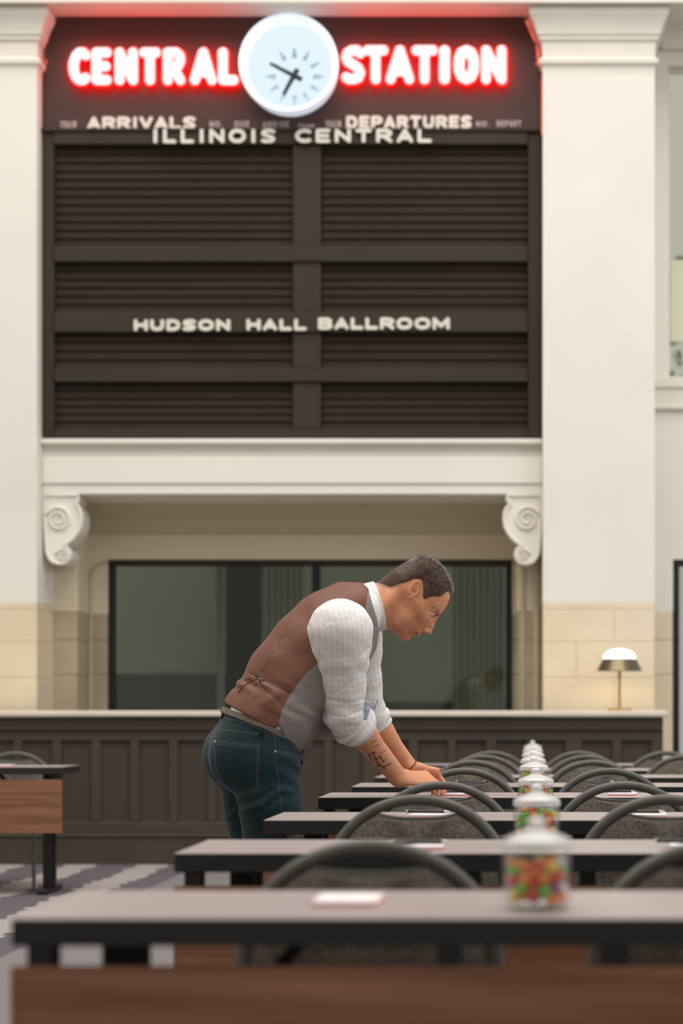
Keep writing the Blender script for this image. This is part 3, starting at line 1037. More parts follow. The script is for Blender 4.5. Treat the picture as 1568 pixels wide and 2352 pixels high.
def make_chair():
    t = thing('banquet_chair', (0, 0, 0), 'x', 'chair', 'stacking chairs behind the tables')
    ylean = lambda z: 0.02 + (z - 0.45) * 0.10
    A, ZC, BZ = 0.235, 0.61, 0.208
    path = [(A - 0.012, ylean(.45), 0.45), (A - 0.004, ylean(.53), 0.53)] + arch(A, ZC, BZ, 28, ylean) + [(-A + 0.004, ylean(.53), 0.53), (-A + 0.012, ylean(.45), 0.45)]
    b = MB()
    b.tube(path, 0.015, 10, r2=0.014)
    b.build('back_frame', M['chair_frame'], t, smooth='all')
    # padded back with a lens-shaped hand hole under the arch
    a2, bz2 = A - 0.0135, BZ - 0.0135
    ang = math.asin(0.1715 / bz2)          # height of the lens corners on the inner arch
    cz = ZC + 0.1715
    cxn = a2 * math.cos(ang)
    right = [(a2 - 0.006, 0.47), (a2, 0.53)] + [(a2 * math.cos(ang * k / 10), ZC + bz2 * math.sin(ang * k / 10)) for k in range(11)]
    smile = [(cxn * math.cos(math.pi * k / 12), cz - 0.015 * math.sin(math.pi * k / 12)) for k in range(1, 12)]
    left = [(-x, z) for x, z in right[::-1]]
    outl = right + smile + left
    n = len(outl)
    cen = (0.0, 0.60)
    vs, fs = [], []
    rings = [(1.0, 0.012), (0.985, -0.010), (0.94, -0.019), (0.6, -0.026), (0.25, -0.028)]
    for sgn in (1, -1):
        for sc, off in rings:
            for x, z in outl:
                xx, zz = cen[0] + (x - cen[0]) * sc, cen[1] + (z - cen[1]) * sc
                o_ = off if sgn > 0 else -off * 0.6
                if sc == 1.0: o_ = -0.004 if sgn > 0 else 0.012
                vs.append((xx, ylean(zz) + o_, zz))
    R = len(rings)
    for sd in range(2):
        for k in range(R - 1):
            for i in range(n):
                j = (i + 1) % n
                q = [sd * R * n + k * n + i, sd * R * n + k * n + j, sd * R * n + (k + 1) * n + j, sd * R * n + (k + 1) * n + i]
                fs.append(tuple(q if sd else q[::-1]))
        q = [sd * R * n + (R - 1) * n + i for i in range(n)]
        fs.append(tuple(q if sd else q[::-1]))
    for i in range(n):
        j = (i + 1) % n
        fs.append((i, j, R * n + j, R * n + i))
    b = MB()
    b.add(vs, fs)
    b.build('backrest', M['chair_tweed'], t, smooth=True)
    b = MB()
    sp = [(x, ylean(z) - 0.006, z) for x, z in smile]
    sp = [(cxn - .004, ylean(cz) - .006, cz)] + sp + [(-cxn + .004, ylean(cz) - .006, cz)]
    b.tube(sp, 0.006, 8)
    b.build('hand_hole_trim', M['chair_frame'], t, smooth='all')
    # seat
    b = MB()
    ns = 32
    vs, fs = [], []
    for z, s in ((0.415, 0.95), (0.42, 0.99), (0.455, 1.0), (0.472, 0.96), (0.478, 0.6)):
        for k in range(ns):
            a = 2 * math.pi * k / ns
            e = 0.55
            cx = math.copysign(abs(math.cos(a)) ** e, math.cos(a)) * 0.225 * s
            cy = math.copysign(abs(math.sin(a)) ** e, math.sin(a)) * 0.215 * s
            vs.append((cx, -0.215 + cy, z))
    for k in range(4):
        for i in range(ns):
            j = (i + 1) % ns
            fs.append((k * ns + i, k * ns + j, (k + 1) * ns + j, (k + 1) * ns + i))
    fs += [tuple(range(ns - 1, -1, -1)), tuple(4 * ns + i for i in range(ns))]
    b.add(vs, fs)
    b.build('seat', M['chair_tweed'], t, smooth=True)
    b = MB()
    b.tube([(-0.205, 0.0, 0.405), (-0.205, -0.40, 0.405), (0.205, -0.40, 0.405), (0.205, 0.0, 0.405)], 0.011, 8, closed=True, ref=(0, 0, 1))
    b.build('seat_frame', M['chair_frame'], t, smooth=True)
    for s in (-1, 1):
        b = MB()
        b.tube([(s * (A - .012), 0.02, 0.452), (s * 0.222, 0.06, 0.25), (s * 0.222, 0.13, 0.0)], 0.0115, 8)
        b.build('leg', M['chair_frame'], t, smooth=True)
        b = MB()
        b.tube([(s * 0.205, -0.37, 0.41), (s * 0.215, -0.41, 0.0)], 0.0115, 8)
        b.build('leg', M['chair_frame'], t, smooth=True)
    return t


ch0 = make_chair()
CH_TOP = 0.61 + 0.208 + 0.015
ROWN = ['nearest', 'second', 'third', 'fourth', 'fifth', 'sixth', 'seventh']
CY = [3.85, 5.55, 6.86, 8.45, 9.75, 11.0, 12.12]
CZT = [0.815, 0.833, 0.826, 0.829, 0.833, 0.832, 0.832]
CXL = [-0.295, -0.298, -0.289, -0.262, -0.262, -0.240, -0.215]
CXR = [0.36, 0.372, 0.320, 0.330, 0.305, 0.308, 0.300]
spots = []
for i in range(7):
    spots.append((CXL[i], CY[i], CZT[i], 'charcoal arched-back chair in the line left of the jars, %s from the camera' % ROWN[i]))
    spots.append((CXR[i], CY[i], CZT[i], 'charcoal arched-back chair in the line right of the jars, %s from the camera' % ROWN[i]))
spots.append((0.83, 11.0, 0.832, 'charcoal arched-back chair at the right edge, sixth row, outermost line from the jars'))
spots.append((0.80, 12.12, 0.832, 'charcoal arched-back chair at the right edge, seventh row, in front of the counter\'s end'))
spots.append((WX(30, 12.85), 12.85, 1.05 - 88 * 12.85 / F, 'pale-framed arched-back chair behind the lone table at the left edge'))
for i, (x, y, zt, lab) in enumerate(spots):
    c = ch0 if i == 0 else copy_tree(ch0)
    c.location = (x, y, 0)
    c.scale = (1, 1, zt / CH_TOP)
    c.rotation_euler = (0, 0, math.radians(rng.uniform(-2, 2)))
    c['label'] = lab

# ------------------------------------------------------------------ candy jars
CCOL = [('red', (0.80, 0.03, 0.015, 1)), ('orange', (0.95, 0.25, 0.01, 1)), ('yellow', (0.95, 0.60, 0.04, 1)), ('green', (0.15, 0.52, 0.03, 1)), ('white', (0.75, 0.70, 0.68, 1)), ('pink', (0.80, 0.20, 0.22, 1)), ('purple', (0.30, 0.05, 0.16, 1))]
for nm, c in CCOL:
    M['candy_' + nm] = mat(nm + '_candy', c, 0.25, 0.5)
CW = ['red', 'red', 'orange', 'orange', 'orange', 'yellow', 'yellow', 'green', 'green', 'white', 'pink', 'purple']
candy_me = {}
for nm, _ in CCOL:
    b = MB()
    b.sphere((0, 0, 0), 0.0098, 8, 6, (1, 1, 0.86))
    o = b.build('round_candy', M['candy_' + nm], smooth='all')
    candy_me[nm] = o.data
    bpy.data.objects.remove(o)


def pack(n, R=0.049, r=0.0102, z0=0.006, ztop=0.086):
    """drop balls into a cylinder, keep them apart; outermost first so the ones against the glass are full"""
    pts = []
    tries = 0
    while len(pts) < n and tries < 16000:
        tries += 1
        a = rng.uniform(0, 2 * math.pi)
        q = (R - r) * (1.0 if rng.random() < 0.6 else math.sqrt(rng.random()))
        z = rng.uniform(z0 + r, ztop - r)
        p = np.array([q * math.cos(a), q * math.sin(a), z])
        if all(np.dot(p - s, p - s) > (1.82 * r) ** 2 for s in pts):
            pts.append(p)
    return pts


def make_jar(x, y, label):
    t = thing('candy_jar', (x, y, TH), label, 'jar', 'candy jars in line on the tables')
    b = MB()
    # closed thin wall: outside up, inside down
    b.lathe([(0.046, 0.0), (0.052, 0.003), (0.0535, 0.012), (0.0535, 0.078), (0.0515, 0.086), (0.0505, 0.094), (0.0485, 0.094), (0.0495, 0.085), (0.0515, 0.077), (0.0515, 0.013), (0.048, 0.006), (0.002, 0.005)], n=36)
    b.build('glass_body', M['jar_glass'], t, smooth='all')
    b = MB()
    b.lathe([(0.047, 0.094), (0.0545, 0.0945), (0.0555, 0.099), (0.0545, 0.108), (0.050, 0.112), (0.040, 0.117), (0.027, 0.1215), (0.017, 0.1255), (0.011, 0.129)], n=36)
    b.build('lid', M['lid_glass'], t, smooth=True)
    b = MB()
    b.lathe([(0.010, 0.1285), (0.012, 0.131), (0.0145, 0.135), (0.014, 0.140), (0.009, 0.1445), (0.002, 0.146)], n=20)
    b.build('lid_knob', M['lid_glass'], t, smooth=True)
    return t


JORD = ['nearest the camera, on the first table', 'second in line, on the second table', 'third in line, on the third table', 'fourth in line, on the fourth table', 'fifth in line, on the fifth table', 'sixth in line, on the sixth table', 'seventh in line, on the seventh table', 'last in line, by the counter']
JX = [0.0135, 0.0195, 0.022, 0.021, 0.021, 0.023, 0.024, 0.026]
JY = [3.312, 4.86, 6.30, 7.90, 9.03, 10.28, 11.50, 12.63]
for i in range(8):
    make_jar(JX[i], JY[i], 'clear glass jar of coloured candy with domed lid, ' + JORD[i])
    if i < 3:
        for p in pack(95):
            nm = CW[rng.integers(len(CW))]
            o = bpy.data.objects.new('round_candy', candy_me[nm])
            o.location = (JX[i] + p[0], JY[i] + p[1], TH + p[2])
            link(o)
            tag(o, '%s round candy in the glass jar %s' % (nm, ['nearest the camera', 'second in line', 'third in line'][i]), 'candy', 'candies in the %s jar' % ['nearest', 'second', 'third'][i])
    else:
        b = MB()
        mats = [M['candy_' + nm] for nm, _ in CCOL]
        for p in pack(95):
            b.sphere(p, 0.0098, 7, 5, (1, 1, .86), mat=[n_ for n_, _ in CCOL].index(CW[rng.integers(len(CW))]))
        o = b.build('candies', mats, smooth='all')
        o.location = (JX[i], JY[i], TH)
        tag(o, 'coloured candies filling the glass jar ' + JORD[i], 'candy', kind='stuff')

# ------------------------------------------------------------------ notepads and pens


def make_pad(x, y, rz, lab, w=0.105, d=0.15):
    t = thing('notepad', (x, y, TH), lab, 'notepad', 'notepads on the tables', rz)
    b = MB(); b.box(-w / 2, w / 2, -d / 2, d / 2, 0.0, 0.0035, bev=0.001); b.build('pink_backing', M['paper_edge'], t)
    b = MB(); b.box(-w / 2 + .001, w / 2 - .001, -d / 2 + .001, d / 2 - .001, 0.0035, 0.0085); b.build('sheets', M['paper'], t)
    return t


def make_pen(x, y, rz, lab, zb=TH + 0.0085):
    t = thing('pen', (x, y, zb + 0.0052), lab, 'pen', 'pens lying on the notepads', rz)
    b = MB(); b.tube([(-0.062, 0, 0), (0.052, 0, 0)], 0.005, 10); b.build('barrel', M['pen_black'], t, smooth=True)
    b = MB(); b.tube([(0.052, 0, 0), (0.060, 0, 0), (0.070, 0, 0)], [0.0048, 0.0035, 0.001], 10); b.build('tip', M['steel'], t, smooth=True)
    b = MB(); b.tube([(-0.066, 0, 0), (-0.062, 0, 0)], 0.0042, 10); b.build('button', M['steel'], t, smooth=True)
    b = MB(); b.box(-0.058, -0.02, 0.004, 0.0065, -0.001, 0.0015); b.build('clip', M['steel'], t)
    return t


PT = [(800, 3.42, 'on the nearest table'), (968, 4.80, 'on the second table, behind the nearest chair'), (985, 6.28, 'on the third table, seen through the chair\'s hand hole'), (1056, 7.90, 'beside the man\'s fingers'),
      (1085, 9.05, 'on the fifth table, left of the jars'), (1108, 10.3, 'on the sixth table, left of the jars'), (1130, 11.5, 'on the seventh table, left of the jars')]
for px, y, lab in PT:
    x = WX(px, y)
    make_pad(x, y, rng.uniform(-.15, .15), 'white notepad with pink-red edge ' + lab)
    if y > 3.5: make_pen(x - 0.005, y + 0.02, rng.uniform(-.25, .25), 'black pen lying on the notepad ' + lab)
PR = [(1590, 4.83, 'second'), (1490, 6.28, 'third'), (1430, 7.92, 'fourth'), (1385, 9.05, 'fifth'), (1360, 10.3, 'sixth'), (1345, 11.5, 'seventh')]
for px, y, lab in PR:
    x = WX(px, y)
    make_pad(x, y, rng.uniform(-.15, .15), 'white notepad with pink-red edge right of the jars on the %s table' % lab)
    make_pen(x - 0.02, y + 0.02, rng.uniform(-.25, .25), 'black pen on the notepad right of the jars on the %s table' % lab)
x = WX(6, 12.2)
make_pad(x, 12.22, 0.05, 'white notepad with pink edge on the lone table at the left edge')
# ------------------------------------------------------------------ the man: signed-distance sculpting, meshed by surface nets
def unit(v):
    v = np.asarray(v, float)
    return v / np.linalg.norm(v)


class Vol:
    def __init__(self, lo, hi, h):
        self.lo = np.array(lo, float)
        self.h = h
        self.n = np.ceil((np.array(hi) - self.lo) / h).astype(int) + 1
        self.D = np.full(self.n, 0.05, np.float32)

    def block(self, lo, hi):
        a = np.clip(np.floor((np.array(lo) - self.lo) / self.h).astype(int), 0, self.n)
        b = np.clip(np.ceil((np.array(hi) - self.lo) / self.h).astype(int) + 1, 0, self.n)
        sl = tuple(slice(i, j) for i, j in zip(a, b))
        ax = [(self.lo[i] + self.h * np.arange(a[i], b[i])).astype(np.float32) for i in range(3)]
        return sl, ax

    def op(self, prim, k=0.01, mode='add', pad=0.03):
        lo, hi, fn = prim
        sl, ax = self.block(np.array(lo) - pad - k, np.array(hi) + pad + k)
        if min(len(a) for a in ax) == 0: return
        P = np.meshgrid(*ax, indexing='ij')
        d = fn(*P).astype(np.float32)
        D = self.D[sl]
        if mode == 'add':
            if k > 0:
                hh = np.clip(0.5 + 0.5 * (D - d) / k, 0, 1)
                r = D * (1 - hh) + d * hh - k * hh * (1 - hh)
            else:
                r = np.minimum(D, d)
        elif mode == 'sub':
            if k > 0:
                hh = np.clip(0.5 - 0.5 * (D + d) / k, 0, 1)
                r = D * (1 - hh) - d * hh + k * hh * (1 - hh)
            else:
                r = np.maximum(D, -d)
        elif mode == 'and':
            r = np.maximum(D, d)
        elif mode == 'disp':      # subtract a displacement field
            r = D - d
        self.D[sl] = r

    def all(self, fn):
        ax = [(self.lo[i] + self.h * np.arange(self.n[i])).astype(np.float32) for i in range(3)]
        P = np.meshgrid(*ax, indexing='ij')
        self.D = fn(self.D, *P).astype(np.float32)

    def mesh(self):
        D = self.D
        D[0] = D[-1] = 0.05
        D[:, 0] = D[:, -1] = 0.05
        D[:, :, 0] = D[:, :, -1] = 0.05
        s = (D < 0)
        n = np.array(D.shape) - 1
        c = np.zeros(n, np.uint8)
        for i in (0, 1):
            for j in (0, 1):
                for k in (0, 1):
                    c += s[i:n[0] + i, j:n[1] + j, k:n[2] + k]
        act = (c > 0) & (c < 8)
        I = np.argwhere(act)
        idx = np.full(n, -1, np.int32)
        idx[act] = np.arange(len(I))
        off = np.array([(i, j, k) for i in (0, 1) for j in (0, 1) for k in (0, 1)])
        val = np.stack([D[I[:, 0] + o[0], I[:, 1] + o[1], I[:, 2] + o[2]] for o in off], 1)
        acc = np.zeros((len(I), 3))
        cnt = np.zeros(len(I))
        for a in range(8):
            for b in range(a + 1, 8):
                if np.abs(off[a] - off[b]).sum() != 1: continue
                va, vb = val[:, a], val[:, b]
                mk = (va < 0) != (vb < 0)
                t = np.where(mk, va / np.where(mk, va - vb, 1), 0)
                acc += mk[:, None] * (off[a] + t[:, None] * (off[b] - off[a]))
                cnt += mk
        V = (I + acc / cnt[:, None]) * self.h + self.lo
        Q = []
        sx = s[:-1, 1:-1, 1:-1] != s[1:, 1:-1, 1:-1]
        e = np.argwhere(sx); e[:, 1:] += 1
        f = s[e[:, 0], e[:, 1], e[:, 2]]
        g = lambda di, dj, dk: idx[e[:, 0] + di, e[:, 1] + dj, e[:, 2] + dk]
        q = np.stack([g(0, -1, -1), g(0, 0, -1), g(0, 0, 0), g(0, -1, 0)], 1)
        q[~f] = q[~f][:, ::-1]
        Q.append(q)
        sy = s[1:-1, :-1, 1:-1] != s[1:-1, 1:, 1:-1]
        e = np.argwhere(sy); e[:, 0] += 1; e[:, 2] += 1
        f = s[e[:, 0], e[:, 1], e[:, 2]]
        q = np.stack([g(-1, 0, -1), g(-1, 0, 0), g(0, 0, 0), g(0, 0, -1)], 1)
        q[~f] = q[~f][:, ::-1]
        Q.append(q)
        sz = s[1:-1, 1:-1, :-1] != s[1:-1, 1:-1, 1:]
        e = np.argwhere(sz); e[:, 0] += 1; e[:, 1] += 1
        f = s[e[:, 0], e[:, 1], e[:, 2]]
        q = np.stack([g(-1, -1, 0), g(0, -1, 0), g(0, 0, 0), g(-1, 0, 0)], 1)
        q[~f] = q[~f][:, ::-1]
        Q.append(q)
        return V, np.concatenate(Q)


def smooth_mesh(V, Q, it=2, lam=0.5):
    n = len(V)
    a = Q.ravel()
    b = np.roll(Q, -1, 1).ravel()
    deg = np.bincount(a, minlength=n) + np.bincount(b, minlength=n)
    for _ in range(it):
        s = np.stack([np.bincount(a, V[b, i], n) + np.bincount(b, V[a, i], n) for i in range(3)], 1)
        V = V + lam * (s / np.maximum(deg, 1)[:, None] - V)
    return V


def np_mesh(name, V, Q, m_, parent, attrs=None, sel=None):
    if sel is not None:
        Q = Q[sel]
        used = np.unique(Q)
        mp = np.full(len(V), -1)
        mp[used] = np.arange(len(used))
        Q = mp[Q]
        V = V[used]
        if attrs: attrs = {k: v[used] for k, v in attrs.items()}
    me = bpy.data.meshes.new(name)
    me.vertices.add(len(V))
    me.vertices.foreach_set('co', V.astype(np.float32).ravel())
    me.loops.add(Q.size)
    me.loops.foreach_set('vertex_index', Q.astype(np.int32).ravel())
    me.polygons.add(len(Q))
    me.polygons.foreach_set('loop_start', np.arange(len(Q), dtype=np.int32) * 4)
    me.polygons.foreach_set('use_smooth', np.ones(len(Q), bool))
    me.update(calc_edges=True)
    me.validate()
    for k, v in (attrs or {}).items():
        if v.shape[1] == 4:
            at = me.attributes.new(k, 'FLOAT_COLOR', 'POINT')
            at.data.foreach_set('color', v.astype(np.float32).ravel())
        else:
            at = me.attributes.new(k, 'FLOAT_VECTOR', 'POINT')
            at.data.foreach_set('vector', v.astype(np.float32).ravel())
    me.materials.append(m_)
    return link(bpy.data.objects.new(name, me), parent)


# --- primitives: each returns (lo, hi, fn)
def cap(a, b, ra, rb=None):
    a, b = np.array(a, float), np.array(b, float)
    rb = ra if rb is None else rb
    d = b - a
    L2 = float(d @ d) + 1e-12
    R = max(ra, rb)

    def fn(X, Y, Z):
        px, py, pz = X - a[0], Y - a[1], Z - a[2]
        t = np.clip((px * d[0] + py * d[1] + pz * d[2]) / L2, 0, 1)
        return np.sqrt((px - t * d[0]) ** 2 + (py - t * d[1]) ** 2 + (pz - t * d[2]) ** 2) - (ra + (rb - ra) * t)
    return np.minimum(a, b) - R, np.maximum(a, b) + R, fn


def ecap(a, b, sa, sb, u):
    """tapered capsule with elliptical section: sizes (along u, along axis x u)"""
    a, b = np.array(a, float), np.array(b, float)
    d = b - a
    L = np.linalg.norm(d)
    w = d / L
    u = np.array(u, float)
    u = unit(u - w * (u @ w))
    v = np.cross(w, u)
    R = max(max(sa), max(sb))

    def fn(X, Y, Z):
        px, py, pz = X - a[0], Y - a[1], Z - a[2]
        tl = px * w[0] + py * w[1] + pz * w[2]
        t = np.clip(tl / L, 0, 1)
        e = tl - t * L
        su = sa[0] + (sb[0] - sa[0]) * t
        sv = sa[1] + (sb[1] - sa[1]) * t
        mn = np.minimum(su, sv)
        qu = (px * u[0] + py * u[1] + pz * u[2])
        qv = (px * v[0] + py * v[1] + pz * v[2])
        k0 = np.sqrt((qu / su) ** 2 + (qv / sv) ** 2 + (e / mn) ** 2)
        k1 = np.sqrt((qu / su ** 2) ** 2 + (qv / sv ** 2) ** 2 + (e / mn ** 2) ** 2) + 1e-6
        return k0 * (k0 - 1) / k1
    return np.minimum(a, b) - R, np.maximum(a, b) + R, fn


def ell(c, r, ax=None):
    c = np.array(c, float)
    A = np.eye(3) if ax is None else np.array([unit(q) for q in ax])
    r = np.array(r, float)
    R = r.max()

    def fn(X, Y, Z):
        px, py, pz = X - c[0], Y - c[1], Z - c[2]
        q = [(px * A[i][0] + py * A[i][1] + pz * A[i][2]) for i in range(3)]
        k0 = np.sqrt(sum((q[i] / r[i]) ** 2 for i in range(3)))
        k1 = np.sqrt(sum((q[i] / r[i] ** 2) ** 2 for i in range(3))) + 1e-6
        return k0 * (k0 - 1) / k1
    return c - R, c + R, fn


def ptube(pts, r):
    """polyline of constant radius"""
    ps = [np.array(p, float) for p in pts]
    lo = np.min(ps, 0) - r
    hi = np.max(ps, 0) + r
    fs = [cap(a, b, r)[2] for a, b in zip(ps[:-1], ps[1:])]

    def fn(X, Y, Z):
        d = fs[0](X, Y, Z)
        for f in fs[1:]: d = np.minimum(d, f(X, Y, Z))
        return d
    return lo, hi, fn


def project(V):
    return VX + F * V[:, 0] / V[:, 1], VY - F * (V[:, 2] - HC) / V[:, 1]


def poly_sd(px, py, poly):
    """signed distance to a closed polygon (negative inside)"""
    px = np.asarray(px, np.float32); py = np.asarray(py, np.float32)
    d = np.full(px.shape, 1e9, np.float32)
    inside = np.zeros(px.shape, bool)
    n = len(poly)
    for i in range(n):
        ax, ay = poly[i]
        bx, by = poly[(i + 1) % n]
        ex, ey = bx - ax, by - ay
        t = np.clip(((px - ax) * ex + (py - ay) * ey) / (ex * ex + ey * ey + 1e-12), 0, 1)
        d = np.minimum(d, (px - ax - t * ex) ** 2 + (py - ay - t * ey) ** 2)
        cond = (ay > py) != (by > py)
        if ey != 0:
            inside ^= cond & (px < (bx - ax) * (py - ay) / ey + ax)
    d = np.sqrt(d)
    return np.where(inside, -d, d)


def line_d(px, py, pts):
    d = np.full(np.shape(px), 1e9)
    for (ax, ay), (bx, by) in zip(pts[:-1], pts[1:]):
        ex, ey = bx - ax, by - ay
        t = np.clip(((px - ax) * ex + (py - ay) * ey) / (ex * ex + ey * ey), 0, 1)
        d = np.minimum(d, np.hypot(px - ax - t * ex, py - ay - t * ey))
    return d


def sst(x, a, b):
    t = np.clip((x - a) / (b - a), 0, 1)
    return t * t * (3 - 2 * t)


def vnoise(V, s, seed=0):
    """smooth pseudo noise in [-1, 1]"""
    r = np.random.default_rng(seed)
    o = np.zeros(V.shape[0])
    for k in range(7):
        w = r.normal(size=3) * s
        o += np.sin(V @ w + r.uniform(0, 6.28)) / 7 * 1.6
    return o


# --- pose (pixel position in the frame + distance from the camera -> metres)
PSI = math.radians(18)
FW = np.array([math.cos(PSI), math.sin(PSI), 0])      # the way he faces
LT = np.array([-math.sin(PSI), math.cos(PSI), 0])     # his left, away from the camera
UP = np.array([0, 0, 1.0])
HY = 7.32
pel = W(586, 1700, HY)
ST = [  # centre px, py, Y, half depth, half width of the torso
    (597, 1664, 7.325, 0.143, 0.176),
    (628, 1634, 7.335, 0.147, 0.172),
    (672, 1564, 7.36, 0.152, 0.168),
    (724, 1502, 7.39, 0.158, 0.172),
    (768, 1450, 7.415, 0.147, 0.182),
    (806, 1408, 7.43, 0.112, 0.165),
]
SC = [W(*s[:3]) for s in ST]


def torso(inf, first=0, last=None):
    out = []
    for i in range(first, (len(ST) if last is None else last) - 1):
        s0, s1 = ST[i], ST[i + 1]
        out.append(ecap(SC[i], SC[i + 1], (s0[4] + inf, s0[3] + inf), (s1[4] + inf, s1[3] + inf), LT))
    return out


shN, elN, wrN = W(782, 1446, 7.235), W(792, 1640, 7.315), W(916, 1786, 7.555)
shF, elF, wrF = W(812, 1432, 7.60), W(842, 1640, 7.68), W(941, 1764, 7.775)
nkB, nkT = W(842, 1394, 7.44), W(915, 1380, 7.46)      # neck axis

person = None
# --- head frame
HS = 1 / 7.127 * 7.46 / F
yaw = math.radians(5)
Rz = np.array([[math.cos(yaw), -math.sin(yaw), 0], [math.sin(yaw), math.cos(yaw), 0], [0, 0, 1]])
fA = Rz @ np.array([0.64, 0, -0.77]); fA = unit(fA)
uA = Rz @ np.array([0.77, 0, 0.64]); uA = unit(uA)
lA = np.cross(uA, fA)                                  # his left
T0 = W(840 + 770 / 7.127, 1260 + 780 / 7.127, 7.46)     # centre of the head at the ear's level


def hf(zx, zy):
    """zoomed picture position -> (forward, up) metres in the head frame"""
    dx, dy = (zx - 770) * HS, (zy - 780) * HS
    return dx * 0.64 + dy * 0.77, dx * 0.77 - dy * 0.64


def hp(zx, zy, l=0.0):
    f, u = hf(zx, zy)
    return T0 + fA * f + uA * u + lA * l


HAIRP = [(165, 600), (260, 522), (350, 430), (470, 330), (600, 245), (720, 185), (850, 143), (950, 128), (1050, 160), (1150, 222), (1250, 312), (1320, 420), (1375, 525), (1420, 615), (1435, 690), (1405, 755)]
FACEP = [(1372, 765), (1366, 830), (1330, 920), (1275, 1010), (1218, 1075), (1160, 1110), (1112, 1140), (1075, 1200), (1030, 1260), (975, 1320), (925, 1365), (895, 1385), (875, 1410), (850, 1420), (826, 1412), (800, 1428), (770, 1436), (735, 1432), (712, 1450), (680, 1472), (635, 1482), (580, 1474), (515, 1430), (450, 1345), (400, 1300), (300, 1290), (210, 1100)]
SCALP = [(165, 612), (262, 540), (355, 450), (478, 352), (606, 270), (724, 213), (850, 176), (945, 163), (1036, 192), (1130, 252), (1222, 342), (1288, 448), (1338, 560), (1366, 660), (1376, 720)]
skinP = [hf(*p) for p in SCALP + FACEP]
hairP = [hf(*p) for p in HAIRP + [(1372, 765), (1340, 830), (1000, 1000), (500, 900), (230, 800)]]


def pillow(poly, wfun, R):
    P = np.array(poly)
    ext = 0.20
    def fn(X, Y, Z):
        px, py, pz = X - T0[0], Y - T0[1], Z - T0[2]
        f = px * fA[0] + py * fA[1] + pz * fA[2]
        u = px * uA[0] + py * uA[1] + pz * uA[2]
        l = px * lA[0] + py * lA[1] + pz * lA[2]
        s = poly_sd(f, u, poly)
        w = wfun(f, u)
        k = np.maximum(1 + s / R, 0)
        q = np.sqrt(k * k + (l / w) ** 2)
        return (q - 1) * np.minimum(R, w) * 0.9
    return T0 - ext, T0 + ext, fn


def head_w(f, u):
    w = 0.0800 + 0 * f
    # narrower forehead front, jaw and chin
    w = w - 0.012 * sst(f, 0.045, 0.10) * sst(u, -0.02, 0.03)
    w = w - 0.014 * sst(-u, 0.005, 0.055)
    w = w - 0.018 * sst(-u, 0.07, 0.125)
    w = w - 0.016 * sst(f, 0.055, 0.10) * sst(-u, -0.01, 0.05)
    w = w - 0.016 * sst(-f, 0.02, 0.10) * sst(-u, -0.02, 0.05)
    return w


E_C = hp(1118, 1075, 0)          # eye level on the profile
body = Vol((-0.93, 7.12, 0.735), (-0.20, 7.98, 1.66), 0.0026)
head_base = pillow(skinP, head_w, 0.066)
body.op(head_base, 0.0)
# brow, eye sockets, lids, cheek bones
for s in (-1, 1):
    body.op(cap(hp(1165, 1020, s * 0.010), hp(1085, 985, s * 0.052), 0.009, 0.008), 0.012)
    body.op(ell(hp(1092, 1092, s * 0.034), (0.018, 0.012, 0.020), (fA, uA, lA)), 0.010, 'sub')
    body.op(ell(hp(1062, 1092, s * 0.034), (0.0155, 0.0145, 0.0165), (fA, uA, lA)), 0.004)
    body.op(cap(hp(1112, 1062, s * 0.018), hp(1068, 1048, s * 0.050), 0.0042, 0.0036), 0.006)      # upper lid fold
    body.op(ell(hp(960, 1120, s * 0.046), (0.022, 0.020, 0.016), (fA, uA, lA)), 0.016)
    body.op(ell(hp(600, 1180, s * 0.050), (0.026, 0.035, 0.012), (fA, uA, lA)), 0.02)              # jaw angle
# nose
body.op(cap(hp(1135, 1120), hp(1062, 1270), 0.0085, 0.0092), 0.010)
body.op(cap(hp(1062, 1270), hp(1028, 1352), 0.0092, 0.0100), 0.008)
body.op(ell(hp(1022, 1352), (0.0115, 0.010, 0.0125), (fA, uA, lA)), 0.006)
for s in (-1, 1):
    body.op(ell(hp(962, 1335, s * 0.0125), (0.013, 0.0095, 0.0078), (fA, uA, lA)), 0.005)
    body.op(ell(hp(985, 1378, s * 0.0075), (0.0065, 0.0045, 0.0036), (fA, uA, lA)), 0.002, 'sub')
    body.op(ell(hp(925, 1300, s * 0.0215), (0.010, 0.012, 0.0035), (fA, uA, lA)), 0.006, 'sub')
# lips
for zx, zy, r in ((858, 1398, 0.0062), (792, 1412, 0.0070)):
    body.op(ell(hp(zx, zy), (0.0070, r, 0.023), (fA, uA, lA)), 0.006)
body.op(ptube([hp(818, 1390, -0.012), hp(832, 1416, 0), hp(818, 1390, 0.012)], 0.0014), 0.003, 'sub')
body.op(ell(hp(655, 1430), (0.014, 0.011, 0.018), (fA, uA, lA)), 0.016)
